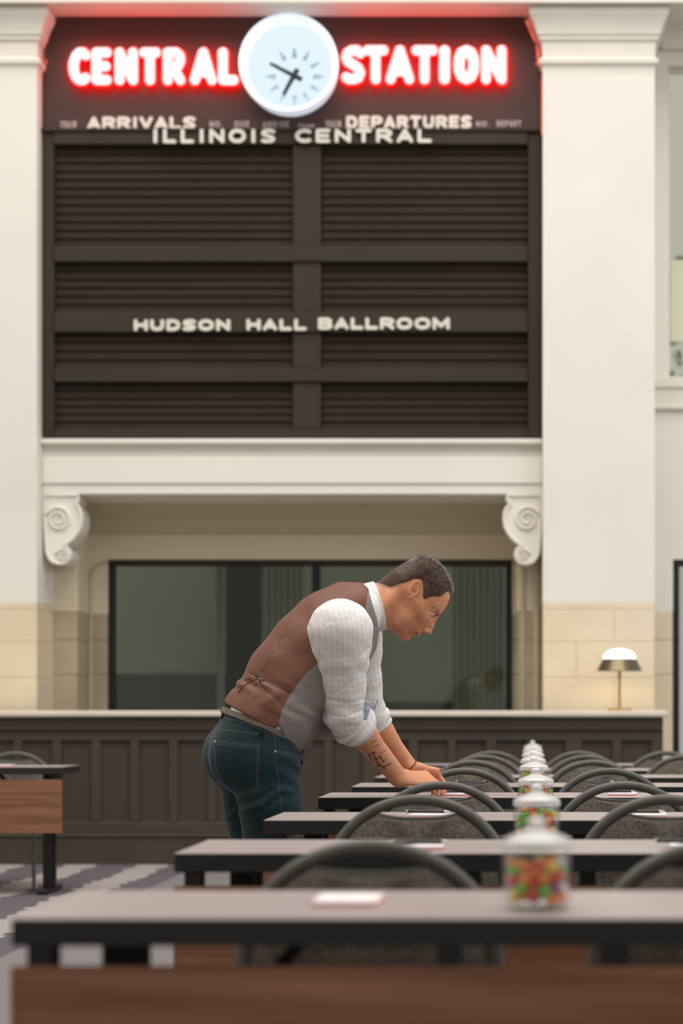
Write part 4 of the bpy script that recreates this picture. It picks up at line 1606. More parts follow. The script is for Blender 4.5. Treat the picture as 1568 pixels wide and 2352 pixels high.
# ears
for s in (-1, 1):
    e0 = 0.0765
    c = hp(785, 695, s * (e0 + 0.002))
    ea = unit(hp(845, 560, 0) - hp(720, 840, 0))
    eb = unit(np.cross(ea, lA))
    eb2 = unit(eb + lA * s * -0.25) if (eb @ fA) > 0 else unit(eb + lA * s * 0.25)
    el_ = np.cross(ea, eb2)
    body.op(ell(c, (0.034, 0.0195, 0.0085), (ea, eb2, el_)), 0.004)
    rim = []
    for k in range(15):
        a = -2.2 + 4.5 * k / 14
        rim.append(c + ea * 0.030 * math.cos(a) * (1.0 if math.cos(a) > 0 else 0.95) - (eb2 if (eb2 @ fA) > 0 else -eb2) * (-0.0165) * math.sin(a) * -1 + lA * s * 0.006)
    body.op(ptube(rim, 0.0036), 0.003)
    body.op(ell(hp(815, 640, s * (e0 + 0.0125)), (0.017, 0.0085, 0.0055), (ea, eb2, el_)), 0.003, 'sub')
    body.op(ell(hp(775, 730, s * (e0 + 0.012)), (0.0115, 0.0085, 0.010), (ea, eb2, el_)), 0.003, 'sub')
    body.op(ell(hp(722, 815, s * (e0 + 0.003)), (0.010, 0.0085, 0.0055), (ea, eb2, el_)), 0.004)
    body.op(ell(hp(835, 740, s * (e0 + 0.004)), (0.006, 0.004, 0.004), (ea, eb2, el_)), 0.003)
# neck and trunk under the clothes
body.op(ecap(W(830, 1402, 7.44), W(908, 1388, 7.46), (0.066, 0.083), (0.060, 0.078), lA), 0.022)
body.op(ecap(W(868, 1385, 7.45), W(902, 1366, 7.46), (0.050, 0.045), (0.046, 0.040), lA), 0.03)
body.op(cap(W(868, 1410, 7.40), W(925, 1352, 7.40), 0.016, 0.016), 0.03)      # sternomastoid
for p in torso(-0.016, 2):
    body.op(p, 0.03)
# arms
UPN = unit(elN - shN)
body.op(cap(shN, elN, 0.062, 0.050), 0.03)
body.op(cap(shF, elF, 0.062, 0.050), 0.03)


def forearm(el, wr, k=1.0):
    d = wr - el
    side = unit(np.cross(d, UP))
    m = el + d * 0.30
    body.op(ecap(el, m, (0.048 * k, 0.050 * k), (0.050 * k, 0.051 * k), side), 0.02)
    body.op(ecap(m, wr + d * 0.02, (0.048 * k, 0.049 * k), (0.029 * k, 0.037 * k), side), 0.02)
    body.op(ell(el + d * 0.28 + side * 0.014, (0.085, 0.030, 0.036), (d, side, np.cross(unit(d), side))), 0.03)


forearm(elN, wrN, 0.96)
forearm(elF, wrF, 0.86)


def finger(pts, r0, r1):
    n = len(pts) - 1
    for i in range(n):
        a, b = pts[i], pts[i + 1]
        ra, rb = r0 + (r1 - r0) * i / n, r0 + (r1 - r0) * (i + 1) / n
        body.op(cap(a, b, ra, rb), 0.0035, pad=0.015)
        body.op(ell(b, (rb * 1.06,) * 3), 0.003, pad=0.012)


def hand(wr, kn, across, tips, thumb, k=1.0):
    """wrist, knuckle centre, direction across the palm (index -> little), finger chains"""
    d = unit(kn - wr)
    across = unit(across - d * (across @ d))
    n_ = unit(np.cross(d, across))
    a0, a1 = wr + d * 0.004, kn
    body.op(ecap(wr - d * 0.02, wr + d * 0.02, (0.031 * k, 0.023 * k), (0.034 * k, 0.021 * k), across), 0.015)
    body.op(ecap(wr + d * 0.02, kn - d * 0.004, (0.036 * k, 0.0185 * k), (0.043 * k, 0.0145 * k), across), 0.014)
    for o in (-0.030, -0.010, 0.010, 0.029):
        body.op(cap(wr + d * 0.03 + across * o * 0.55 * k, kn + across * o * k, 0.009, 0.0112), 0.010)
    for ch, (r0, r1) in zip(tips, ((.0100, .0076), (.0102, .0078), (.0098, .0074), (.0086, .0066))):
        finger(ch, r0 * k, r1 * k)
    finger(thumb, 0.0130 * k, 0.0090 * k)
    body.op(ell(thumb[0] * 0.6 + kn * 0.15 + wr * 0.25, (0.028, 0.018, 0.018), (d, across, n_)), 0.014)


def WT(px, Y, z): return np.array([WX(px, Y), Y, z])


def orth(a, d):
    d = unit(d)
    a = np.array(a, float)
    return unit(a - d * (a @ d))


# near (right) hand: flat-backed, thumb on the far side, fingers curling down onto the pad
knN = W(988, 1790, 7.675)
acN = orth((0.55, -0.55, -0.60), knN - wrN)            # index (far, high) -> little (near, low)
TN = [
    [knN - acN * 0.030, WT(1003, 7.765, 0.792), WT(1014, 7.80, 0.773), WT(1020, 7.81, 0.7575)],
    [knN - acN * 0.010, WT(1005, 7.740, 0.786), WT(1014, 7.765, 0.767), WT(1014, 7.76, 0.7530)],
    [knN + acN * 0.010, WT(1001, 7.715, 0.779), WT(1006, 7.735, 0.761), WT(1004, 7.73, 0.7500)],
    [knN + acN * 0.029, WT(993, 7.70, 0.771), WT(996, 7.715, 0.757), WT(993, 7.715, 0.7490)],
]
hand(wrN, knN, acN, TN, [wrN + unit(knN - wrN) * 0.035 - acN * 0.034, WT(962, 7.735, 0.787), WT(990, 7.79, 0.768), WT(1012, 7.81, 0.7600)], 1.02)
# far (left) hand: thumb on the near side, fingers pinching the pad's edge
knF = W(990, 1775, 7.855)
acF = orth((-0.60, 0.72, -0.30), knF - wrF)
TF_ = [
    [knF - acF * 0.030, WT(1010, 7.865, 0.808), WT(1021, 7.875, 0.785), WT(1021, 7.875, 0.7625)],
    [knF - acF * 0.010, WT(1011, 7.895, 0.806), WT(1022, 7.905, 0.782), WT(1021, 7.90, 0.7615)],
    [knF + acF * 0.010, WT(1008, 7.92, 0.800), WT(1017, 7.93, 0.778), WT(1015, 7.925, 0.7595)],
    [knF + acF * 0.029, WT(1001, 7.935, 0.792), WT(1008, 7.945, 0.773), WT(1006, 7.94, 0.7585)],
]
hand(wrF, knF, acF, TF_, [wrF + unit(knF - wrF) * 0.03 - acF * 0.028, WT(972, 7.83, 0.802), WT(998, 7.845, 0.780), WT(1015, 7.855, 0.7640)], 0.95)

V, Q = body.mesh()
# skin colour by place
px, py = project(V)
dh = V - T0
hf_, hu_, hl_ = dh @ fA, dh @ uA, dh @ lA
zx = 840 * 0 + (px - 840) * 7.127
zy = (py - 1260) * 7.127
base = np.array([0.70, 0.305, 0.165])
Cc = np.tile(base, (len(V), 1))
rd = np.clip(vnoise(V, 60, 3) * 0.5 + vnoise(V, 25, 4) * 0.5, -1, 1)
Cc *= (1 + 0.05 * rd)[:, None]
ishead = (np.abs(hf_) < 0.17) & (np.abs(hu_) < 0.17) & (np.abs(hl_) < 0.12) & (V[:, 2] > 1.2)


def mixc(mask, col):
    global Cc
    m_ = np.clip(mask, 0, 1)[:, None]
    Cc = Cc * (1 - m_) + np.array(col) * m_


# the head frame's own picture coordinates (undo the 5 degree turn): forward / up -> traced position
tx = 770 + (hf_ * 0.64 + hu_ * 0.77) / HS
ty = 780 + (hf_ * 0.77 - hu_ * 0.64) / HS
FADE = [(150, 560), (190, 620), (300, 668), (400, 690), (520, 650), (640, 610), (700, 560), (770, 520), (860, 520), (915, 560), (925, 700), (915, 830), (955, 875), (1010, 842), (1080, 815), (1180, 822), (1232, 800), (1285, 735), (1365, 705), (1480, 720), (1480, 0), (100, 0)]
sd = poly_sd(tx, ty, FADE)
hair_c = np.array([0.075, 0.048, 0.032])
mixc(np.where(ishead, sst(-sd, -25, 60), 0) * 0.85, hair_c)
# stubble, lips, brows, lashes, cheeks, ear
st = poly_sd(tx, ty, [(880, 900), (905, 1080), (880, 1240), (930, 1380), (860, 1500), (560, 1520), (400, 1340), (520, 1180), (720, 1050), (800, 900)])
mixc(np.where(ishead, sst(-st, -30, 50), 0) * 0.24, (0.26, 0.135, 0.085))
lip = np.minimum(np.hypot((tx - 862) / 1.0, (ty - 1385) / 1.6), np.hypot((tx - 795) / 1.0, (ty - 1405) / 1.3))
mixc(np.where(ishead & (np.abs(hl_) < 0.026), sst(-lip, -34, -18), 0) * 0.65, (0.36, 0.12, 0.085))
mouth = line_d(tx, ty, [(800, 1345), (822, 1385), (832, 1415)])
mixc(np.where(ishead & (np.abs(hl_) < 0.028), sst(-mouth, -13, -5), 0) * 0.8, (0.10, 0.03, 0.025))
brow = line_d(tx, ty, [(1195, 1045), (1140, 985), (1070, 965)])
mixc(np.where(ishead, sst(-brow, -24, -8), 0) * 0.6 * (0.75 + 0.25 * vnoise(V, 400, 9)), (0.10, 0.06, 0.04))
lash = line_d(tx, ty, [(1035, 1112), (1080, 1122), (1150, 1098), (1180, 1080)])
mixc(np.where(ishead, sst(-lash, -15, -5), 0) * 0.92, (0.025, 0.015, 0.012))
lidc = np.hypot(tx - 1110, ty - 1075)
mixc(np.where(ishead, sst(-lidc, -60, -20), 0) * 0.5, (0.32, 0.135, 0.07))
nost = np.hypot((tx - 975) / 1.3, ty - 1385)
mixc(np.where(ishead, sst(-nost, -20, -8), 0) * 0.5, (0.16, 0.05, 0.035))
# hands and ears a little redder, knuckles pale
mixc(((px > 925) & (py > 1755)) * 0.25, (0.74, 0.30, 0.17))
# tattoos: lettered blocks on the near forearm, a smaller mark on the far one
tz = lambda a, b: (780 + a / 5.227, 1660 + b / 5.227)
near = (V[:, 1] < (elN[1] + (wrN[1] - elN[1]) * np.clip((px - 799) / 117, 0, 1) + 0.004)) & (py > 1640) & (py < 1790)
for seg, a in (([(345, 385), (400, 475)], .9), ([(400, 365), (462, 500)], .95), ([(480, 400), (525, 470)], .85), ([(385, 535), (475, 518)], .95), ([(465, 490), (540, 548)], .9), ([(535, 522), (612, 490)], .8),
               ([(355, 380), (430, 355)], .7), ([(430, 440), (480, 420)], .7), ([(385, 240), (442, 212)], .6), ([(408, 290), (472, 262)], .6), ([(480, 372), (545, 335)], .45), ([(510, 470), (560, 440)], .5), ([(420, 505), (450, 545)], .8)):
    ld = line_d(px, py, [tz(*p) for p in seg])
    mixc(near * sst(-ld, -2.7, -0.7) * a, (0.055, 0.035, 0.028))
far = (V[:, 1] > 7.60) & (py > 1640) & (py < 1790)
for seg, a in (([(550, 310), (600, 345)], .8), ([(565, 330), (612, 372)], .8), ([(590, 318), (575, 350)], .7)):
    ld = line_d(px, py, [tz(*p) for p in seg])
    mixc(far * sst(-ld, -2.6, -1.0) * a, (0.06, 0.04, 0.03))


def skin_material():
    m = bpy.data.materials.new('skin')
    m.use_nodes = True
    nt = m.node_tree
    p = nt.nodes['Principled BSDF']
    p.inputs['Roughness'].default_value = 0.48
    p.inputs['Specular IOR Level'].default_value = 0.4
    p.inputs['Subsurface Weight'].default_value = 0.12
    p.inputs['Subsurface Radius'].default_value = (0.010, 0.004, 0.002)
    p.inputs['Subsurface Scale'].default_value = 1.0
    a = nt.nodes.new('ShaderNodeAttribute')
    a.attribute_name = 'tone'
    nt.links.new(a.outputs['Color'], p.inputs['Base Color'])
    tc = nt.nodes.new('ShaderNodeTexCoord')
    n = nt.nodes.new('ShaderNodeTexNoise')
    n.inputs['Scale'].default_value = 700
    nt.links.new(tc.outputs['Object'], n.inputs['Vector'])
    b = nt.nodes.new('ShaderNodeBump')
    b.inputs['Strength'].default_value = 0.12
    b.inputs['Distance'].default_value = 0.0006
    nt.links.new(n.outputs['Fac'], b.inputs['Height'])
    nt.links.new(b.outputs[0], p.inputs['Normal'])
    return m


V = smooth_mesh(V, Q, 1, 0.4)
person = np_mesh('person', V, Q, skin_material(), None, {'tone': np.concatenate([np.clip(Cc, 0, 1), np.ones((len(V), 1))], 1)})
tag(person, 'man in brown vest, checked shirt and teal jeans bending over a table', 'person')


def attr_material(name, rough=0.8, spec=0.2, sheen=0.0, weave=900.0, wb=0.25, fold=0.0, fscale=18.0):
    m = bpy.data.materials.new(name)
    m.use_nodes = True
    nt = m.node_tree
    p = nt.nodes['Principled BSDF']
    p.inputs['Roughness'].default_value = rough
    p.inputs['Specular IOR Level'].default_value = spec
    p.inputs['Sheen Weight'].default_value = sheen
    a = nt.nodes.new('ShaderNodeAttribute')
    a.attribute_name = 'tone'
    tc = nt.nodes.new('ShaderNodeTexCoord')
    n = nt.nodes.new('ShaderNodeTexNoise')
    n.inputs['Scale'].default_value = weave
    n.inputs['Detail'].default_value = 2
    nt.links.new(tc.outputs['Object'], n.inputs['Vector'])
    r = nt.nodes.new('ShaderNodeValToRGB')
    r.color_ramp.elements[0].position = 0.3
    r.color_ramp.elements[0].color = (1 - wb,) * 3 + (1,)
    r.color_ramp.elements[1].position = 0.7
    r.color_ramp.elements[1].color = (1 + wb,) * 3 + (1,)
    nt.links.new(n.outputs['Fac'], r.inputs[0])
    mx = nt.nodes.new('ShaderNodeMix')
    mx.data_type = 'RGBA'
    mx.blend_type = 'MULTIPLY'
    mx.inputs[0].default_value = 1
    nt.links.new(a.outputs['Color'], mx.inputs[6])
    nt.links.new(r.outputs[0], mx.inputs[7])
    nt.links.new(mx.outputs[2], p.inputs['Base Color'])
    b = nt.nodes.new('ShaderNodeBump')
    b.inputs['Strength'].default_value = 0.25
    b.inputs['Distance'].default_value = 0.0008
    nt.links.new(n.outputs['Fac'], b.inputs['Height'])
    last = b
    if fold:
        n2 = nt.nodes.new('ShaderNodeTexNoise')
        n2.inputs['Scale'].default_value = fscale
        n2.inputs['Detail'].default_value = 3
        n2.inputs['Distortion'].default_value = 0.6
        nt.links.new(tc.outputs['Object'], n2.inputs['Vector'])
        b2 = nt.nodes.new('ShaderNodeBump')
        b2.inputs['Strength'].default_value = fold
        b2.inputs['Distance'].default_value = 0.02
        nt.links.new(n2.outputs['Fac'], b2.inputs['Height'])
        nt.links.new(b.outputs[0], b2.inputs['Normal'])
        last = b2
    nt.links.new(last.outputs[0], p.inputs['Normal'])
    return m


def rgba(C): return np.concatenate([np.clip(C, 0, 1), np.ones((len(C), 1))], 1)


# --- hair: thicker on top, tapering to nothing at the hairline
hv = Vol(T0 - 0.17, T0 + 0.17, 0.0026)
hv.op(pillow(skinP, head_w, 0.066), 0.0)
HLINE = [(150, 540), (185, 600), (300, 645), (400, 668), (520, 628), (640, 592), (690, 560), (760, 520), (860, 515), (915, 545), (925, 700), (915, 815), (958, 850), (1010, 815), (1080, 797), (1180, 802), (1232, 782), (1285, 720), (1350, 680), (1372, 722), (1480, 760), (1480, 0), (100, 0)]


def hair_fn(D, X, Y, Z):
    px_, py_, pz_ = X - T0[0], Y - T0[1], Z - T0[2]
    f = px_ * fA[0] + py_ * fA[1] + pz_ * fA[2]
    u = px_ * uA[0] + py_ * uA[1] + pz_ * uA[2]
    l = px_ * lA[0] + py_ * lA[1] + pz_ * lA[2]
    x2 = 770 + (f * 0.64 + u * 0.77) / HS
    y2 = 780 + (f * 0.77 - u * 0.64) / HS
    s = poly_sd(x2, y2, HLINE)
    top = sst(u, 0.055, 0.115)
    fd = sst(-s, -45, 55)
    t = -0.004 + fd * (0.0085 + 0.0070 * top + 0.004 * sst(f, 0.03, 0.10) * top)
    P = np.stack([X.ravel(), Y.ravel(), Z.ravel()], 1)
    st_ = np.sin(l * 900 + 3 * np.sin(f * 90)) * np.sin(f * 210 + u * 160 + l * 120)
    t = t + (0.0010 + 0.0012 * top) * st_ * sst(-s, 10, 80)
    return D - t


hv.all(hair_fn)
Vh, Qh = hv.mesh()
dh = Vh - T0
f_, u_, l_ = dh @ fA, dh @ uA, dh @ lA
rim_light = sst(u_, 0.04, 0.09) * sst(-np.abs(l_), -0.052, -0.030)
nz_ = vnoise(np.stack([f_ * 120, u_ * 120, l_ * 420], 1), 1.0, 5)
Ch = np.array([0.085, 0.048, 0.032])[None] * (1 + 0.35 * nz_)[:, None]
Ch = Ch * (1 - 0.75 * rim_light[:, None]) + np.array([0.27, 0.26, 0.26])[None] * (0.75 * rim_light[:, None]) * (1 + 0.4 * nz_)[:, None]  # grey rim light along the crown painted into the hair tone
hm = attr_material('short_brown_hair', 0.55, 0.35, 0.0, 500, 0.45)
x2 = 770 + (f_ * 0.64 + u_ * 0.77) / HS
y2 = 780 + (f_ * 0.77 - u_ * 0.64) / HS
keep = poly_sd(x2, y2, HLINE) < 30
sel = keep[Qh].all(1)
hair = np_mesh('hair', Vh, Qh, hm, person, {'tone': rgba(Ch)}, sel)
# loose strands on top
b_ids = np.where((poly_sd(x2, y2, HLINE) < -60) & (u_ > 0.04))[0]
pick = rng.choice(b_ids, 5200)
sv, sf = [], []
sc_ = []
for i in pick:
    p = Vh[i]
    nrm = unit(dh[i] - fA * 0.0 - uA * 0.02)
    tl = 0.004 + 0.006 * sst(u_[i], 0.06, 0.11)
    d = unit(nrm * 0.8 + fA * 0.55 + rng.normal(size=3) * 0.25)
    sd_ = unit(np.cross(d, rng.normal(size=3))) * 0.00045
    n0 = len(sv)
    sv += [p - d * 0.002 - sd_, p - d * 0.002 + sd_, p + d * tl * 0.6 + sd_ * .7, p + d * tl * 0.6 - sd_ * .7]
    sf.append((n0, n0 + 1, n0 + 2, n0 + 3))
    sc_ += [Ch[i] * rng.uniform(0.85, 1.4)] * 4
o = np_mesh('hair_strands', np.array(sv), np.array(sf), hm, hair, {'tone': rgba(np.array(sc_))})
o['kind'] = 'stuff'

# --- shirt: sleeves, collar, trunk
sh = Vol((-1.03, 7.0, 0.86), (-0.46, 7.92, 1.56), 0.0030)
for p in torso(-0.003):
    sh.op(p, 0.02)


def sleeve(S_, E_, W_, k=1.0, near=True):
    d = E_ - S_
    fo = W_ - E_
    m = S_ + d * 0.5
    side = LT
    sh.op(ell(S_ + unit(d) * 0.01, (0.106 * k, 0.106 * k, 0.098 * k)), 0.02)
    sh.op(cap(S_, S_ + d * 0.28, 0.106 * k, 0.092 * k), 0.03)
    sh.op(cap(S_ + d * 0.28, S_ + d * 0.62, 0.092 * k, 0.076 * k), 0.03)
    sh.op(cap(S_ + d * 0.62, E_, 0.076 * k, 0.073 * k), 0.02)
    sh.op(cap(E_, E_ + fo * 0.10, 0.070 * k, 0.066 * k), 0.02)


sleeve(shN, elN, wrN)
sleeve(shF, elF, wrF, 0.92)
AX1, AX2 = unit(elN - shN), unit(wrN - elN)


def shirt_disp(D, X, Y, Z):
    # folds wrapping round the sleeve, strongest near the elbow and armpit
    t = (X - shN[0]) * AX1[0] + (Y - shN[1]) * AX1[1] + (Z - shN[2]) * AX1[2]
    L = np.linalg.norm(elN - shN)
    q = X * 0.8 + Z * 0.35
    w1 = np.sin(t * 105 + q * 40 + 1.5 * np.sin(q * 30 + Y * 20))
    w2 = np.sin(t * 62 - q * 70 + 2 * np.sin(Y * 24))
    amp = 0.0009 + 0.0030 * sst(t / L, 0.62, 0.98) + 0.0022 * sst(-np.abs(t / L - 0.38), -0.22, 0)
    return D - amp * (0.6 * w1 + 0.4 * w2)


sh.all(shirt_disp)
# sharper creases on the side towards the camera
for pts, r in (([(846, 1488), (822, 1520), (785, 1552)], .0030), ([(840, 1530), (812, 1566), (776, 1588)], .0028), ([(752, 1606), (800, 1616), (838, 1606)], .003), ([(748, 1640), (790, 1648), (830, 1632)], .003), ([(850, 1470), (836, 1500)], .002)):
    def crease0(D, X, Y, Z, pts=pts, r=r):
        ld = line_d(VX + F * X / Y, VY - F * (Z - HC) / Y, pts)
        return D + r * np.exp(-(ld / 3.6) ** 2) * (Y < 7.38)
    sh.all(crease0)


TAIL = [(470, 1628), (560, 1662), (640, 1690), (700, 1712), (712, 1900), (400, 1900)]


def under_cut(D, X, Y, Z):
    # shirt tail ends at the belt
    return np.maximum(D, -poly_sd(VX + F * X / Y, VY - F * (Z - HC) / Y, TAIL) * (7.3 / F))


sh.all(under_cut)
Vs, Qs = sh.mesh()
Vs = smooth_mesh(Vs, Qs, 1, 0.4)


def arm_coords(V, S_, E_, W_):
    d1 = unit(E_ - S_)
    t = (V - S_) @ d1
    r = V - S_ - t[:, None] * d1
    u0 = unit(FW - d1 * (FW @ d1))
    v0 = np.cross(d1, u0)
    return np.maximum(t, 0.035), r @ u0


t1, a1 = arm_coords(Vs, shN, elN, wrN)
t2, a2 = arm_coords(Vs, shF, elF, wrF)
useF = Vs[:, 1] > 7.45
fab = np.stack([np.where(useF, t2, t1), np.where(useF, a2, a1), np.zeros(len(Vs))], 1)


def check_material():
    m = bpy.data.materials.new('checked_shirt_cotton')
    m.use_nodes = True
    nt = m.node_tree
    p = nt.nodes['Principled BSDF']
    p.inputs['Roughness'].default_value = 0.8
    p.inputs['Specular IOR Level'].default_value = 0.2
    a = nt.nodes.new('ShaderNodeAttribute')
    a.attribute_name = 'fab'
    sp = nt.nodes.new('ShaderNodeSeparateXYZ')
    nt.links.new(a.outputs['Vector'], sp.inputs[0])

    def line(src, period, width):
        d = nt.nodes.new('ShaderNodeMath'); d.operation = 'DIVIDE'; d.inputs[1].default_value = period
        nt.links.new(src, d.inputs[0])
        f = nt.nodes.new('ShaderNodeMath'); f.operation = 'FRACT'
        nt.links.new(d.outputs[0], f.inputs[0])
        l = nt.nodes.new('ShaderNodeMath'); l.operation = 'LESS_THAN'; l.inputs[1].default_value = width
        nt.links.new(f.outputs[0], l.inputs[0])
        return l.outputs[0]
    h = line(sp.outputs[0], 0.023, 0.075)
    v = line(sp.outputs[1], 0.018, 0.085)
    mx0 = nt.nodes.new('ShaderNodeMath'); mx0.operation = 'MAXIMUM'
    nt.links.new(h, mx0.inputs[0]); nt.links.new(v, mx0.inputs[1])
    mx = nt.nodes.new('ShaderNodeMix'); mx.data_type = 'RGBA'
    mx.inputs[6].default_value = (0.80, 0.775, 0.745, 1)
    mx.inputs[7].default_value = (0.60, 0.54, 0.52, 1)
    nt.links.new(mx0.outputs[0], mx.inputs[0])
    nt.links.new(mx.outputs[2], p.inputs['Base Color'])
    tc = nt.nodes.new('ShaderNodeTexCoord')
    n = nt.nodes.new('ShaderNodeTexNoise')
    n.inputs['Scale'].default_value = 22
    n.inputs['Detail'].default_value = 3
    n.inputs['Distortion'].default_value = 1.0
    nt.links.new(tc.outputs['Object'], n.inputs['Vector'])
    b = nt.nodes.new('ShaderNodeBump')
    b.inputs['Strength'].default_value = 0.35
    b.inputs['Distance'].default_value = 0.012
    nt.links.new(n.outputs['Fac'], b.inputs['Height'])
    nt.links.new(b.outputs[0], p.inputs['Normal'])
    return m


M['check'] = check_material()
M['blue_lining'] = mat('pale_blue_cuff_lining', (0.42, 0.52, 0.62, 1), 0.8, 0.2, noise=0.08, nscale=30)
shirt = np_mesh('shirt', Vs, Qs, M['check'], person, {'fab': fab})

# rolled cuffs
def cuff(E_, W_, k, name):
    d = unit(W_ - E_)
    L = np.linalg.norm(W_ - E_)
    a, b_ = E_ + d * L * 0.02, E_ + d * L * 0.26
    v = Vol(np.minimum(a, b_) - 0.12, np.maximum(a, b_) + 0.12, 0.0028)
    v.op(cap(a, b_, 0.0745 * k, 0.070 * k), 0.0)
    v.op(ell(a * 0.45 + b_ * 0.55, (0.080 * k, 0.080 * k, 0.034), (np.cross(d, LT), LT, d)), 0.02)

    def fold(D, X, Y, Z):
        t = (X - E_[0]) * d[0] + (Y - E_[1]) * d[1] + (Z - E_[2]) * d[2]
        q = X * 0.9 - Z * 0.5 + Y * 0.3
        D = D - 0.0034 * np.sin(t * 135 + q * 45 + 1.2 * np.sin(q * 55)) - 0.0018 * np.sin(q * 120 + t * 60)
        tilt = 0.10 * (X - E_[0])
        D = np.maximum(D, -(t - 0.002))
        D = np.maximum(D, t - (L * 0.275 + 0.003 * np.sin(q * 70)))
        inner = cap(E_ + d * L * 0.20, W_, 0.062 * k, 0.050 * k)[2](X, Y, Z)
        return np.maximum(D, -inner)
    v.all(fold)
    Vc, Qc = v.mesh()
    Vc = smooth_mesh(Vc, Qc, 1, 0.4)
    t, an = arm_coords(Vc, E_, W_, W_)
    o = np_mesh(name, Vc, Qc, M['check'], shirt, {'fab': np.stack([t, an, np.zeros(len(Vc))], 1)})
    return o


cuff(elN, wrN, 1.0, 'rolled_cuff')
cuff(elF, wrF, 0.86, 'rolled_cuff')


def flap(pts, Y0, Y1, th, name, lab):
    """small turned-back piece of cuff lining"""
    v = Vol(np.min([W(*p, Y0) for p in pts], 0) - 0.03, np.max([W(*p, Y1) for p in pts], 0) + 0.03, 0.002)
    for i in range(len(pts) - 1):
        q = i / max(1, len(pts) - 2)
        y = Y0 + (Y1 - Y0) * q
        a, b_ = W(*pts[i], y), W(*pts[i + 1], y)
        v.op(ecap(a, b_, (th[0], th[1]), (th[0] * .9, th[1]), unit(np.cross(b_ - a, [0, 1, 0]))), 0.008)
    Vf, Qf = v.mesh()
    o = np_mesh(name, Vf, Qf, M['blue_lining'], shirt)
    o['label'] = lab
    return o


flap([(842, 1614), (840, 1630), (836, 1648)], 7.29, 7.29, (0.0135, 0.009), 'cuff_lining', 'pale blue lining of the near cuff')
flap([(864, 1610), (858, 1622), (850, 1636)], 7.62, 7.62, (0.0085, 0.008), 'cuff_lining', 'pale blue lining of the far cuff')

# collar: a stiff band round the neck
cA, cB = W(848, 1397, 7.44), W(872, 1391, 7.448)
nC = unit(cB - cA)
cv = Vol(np.minimum(cA, cB) - 0.13, np.maximum(cA, cB) + 0.13, 0.0022)
cu = unit(np.cross(nC, [0, 1, 0]))
cv.op(ecap(cA - nC * 0.05, cB + nC * 0.05, (0.078, 0.0905), (0.076, 0.0885), lA), 0.0)


def collar_fn(D, X, Y, Z):
    t = (X - cA[0]) * nC[0] + (Y - cA[1]) * nC[1] + (Z - cA[2]) * nC[2]
    inner = D + 0.0075
    L = np.linalg.norm(cB - cA)
    r = np.maximum(D, -inner)
    vv = (Z - cA[2])
    lowedge = t + 0.012 + 0.010 * sst(-vv, 0.03, 0.09)
    r = np.maximum(r, -lowedge)
    r = np.maximum(r, t - L * 0.98)
    return r


cv.all(collar_fn)
Vc, Qc = cv.mesh()
Vc = smooth_mesh(Vc, Qc, 1, 0.4)
t = (Vc - cA) @ nC
an = np.arctan2((Vc - cA) @ cu, (Vc - cA) @ lA)
np_mesh('collar', Vc, Qc, M['check'], shirt, {'fab': np.stack([t + 0.004, an * 0.085, np.zeros(len(Vc))], 1)})

# --- vest: grey tweed front, brown satin back
ve = Vol((-1.06, 7.0, 0.86), (-0.46, 7.85, 1.56), 0.0030)
for p in torso(0.008):
    ve.op(p, 0.025)
ve.op(ecap(W(806, 1404, 7.43), W(838, 1392, 7.44), (0.112, 0.094), (0.080, 0.082), LT), 0.03)
ve.op(cap(W(735, 1600, 7.42), W(688, 1745, 7.40), 0.085, 0.040), 0.05)      # front hanging forward of the belly
VB = [(832, 1338), (846, 1352), (853, 1380), (866, 1420), (870, 1446), (868, 1475), (905, 1520), (860, 1640), (720, 1700), (694, 1778), (640, 1664), (634, 1672), (612, 1668), (518, 1616), (440, 1560), (640, 1330)]


def vest_fn(D, X, Y, Z):
    px_ = VX + F * X / Y
    py_ = VY - F * (Z - HC) / Y
    s = poly_sd(px_, py_, VB) * (7.4 / F)
    q = (X * 0.62 + Z * 0.78)
    # soft folds round the cinched waist
    w = np.exp(-((py_ - 1585 - 0.35 * (px_ - 600)) / 38.0) ** 2)
    D = D - 0.0035 * w * np.sin(X * 70 + Z * 46 + 1.8 * np.sin(Z * 60)) - 0.0016 * np.sin(X * 28 - Z * 46 + Y * 16)
    k = 0.006
    hh = np.clip(0.5 + 0.5 * (s - D) / k, 0, 1)
    return D * (1 - hh) + s * hh + k * hh * (1 - hh)


ve.all(vest_fn)
YN = 7.2
for pts, r in (([(572, 1545), (592, 1557), (628, 1574), (664, 1592)], .003), ([(590, 1562), (612, 1588), (640, 1612)], .002), ([(600, 1548), (626, 1500)], .0012), ([(550, 1585), (566, 1566), (590, 1558)], .0035), ([(572, 1600), (588, 1575)], .003)):
    # creases pressed into the surface wherever the line meets it
    def crease(D, X, Y, Z, pts=pts, r=r):
        px_ = VX + F * X / Y
        py_ = VY - F * (Z - HC) / Y
        ld = line_d(px_, py_, pts)
        return D + r * np.exp(-(ld / 4.0) ** 2) * (Y < 7.37)
    ve.all(crease)
Vv, Qv = ve.mesh()
Vv = smooth_mesh(Vv, Qv, 1, 0.4)
px, py = project(Vv)
SEAM = [(846, 1352), (838, 1400), (826, 1430), (748, 1508), (704, 1545), (668, 1592), (648, 1630), (639, 1664), (630, 1700), (900, 1800), (900, 1340)]
front = poly_sd(px, py, SEAM) < 0
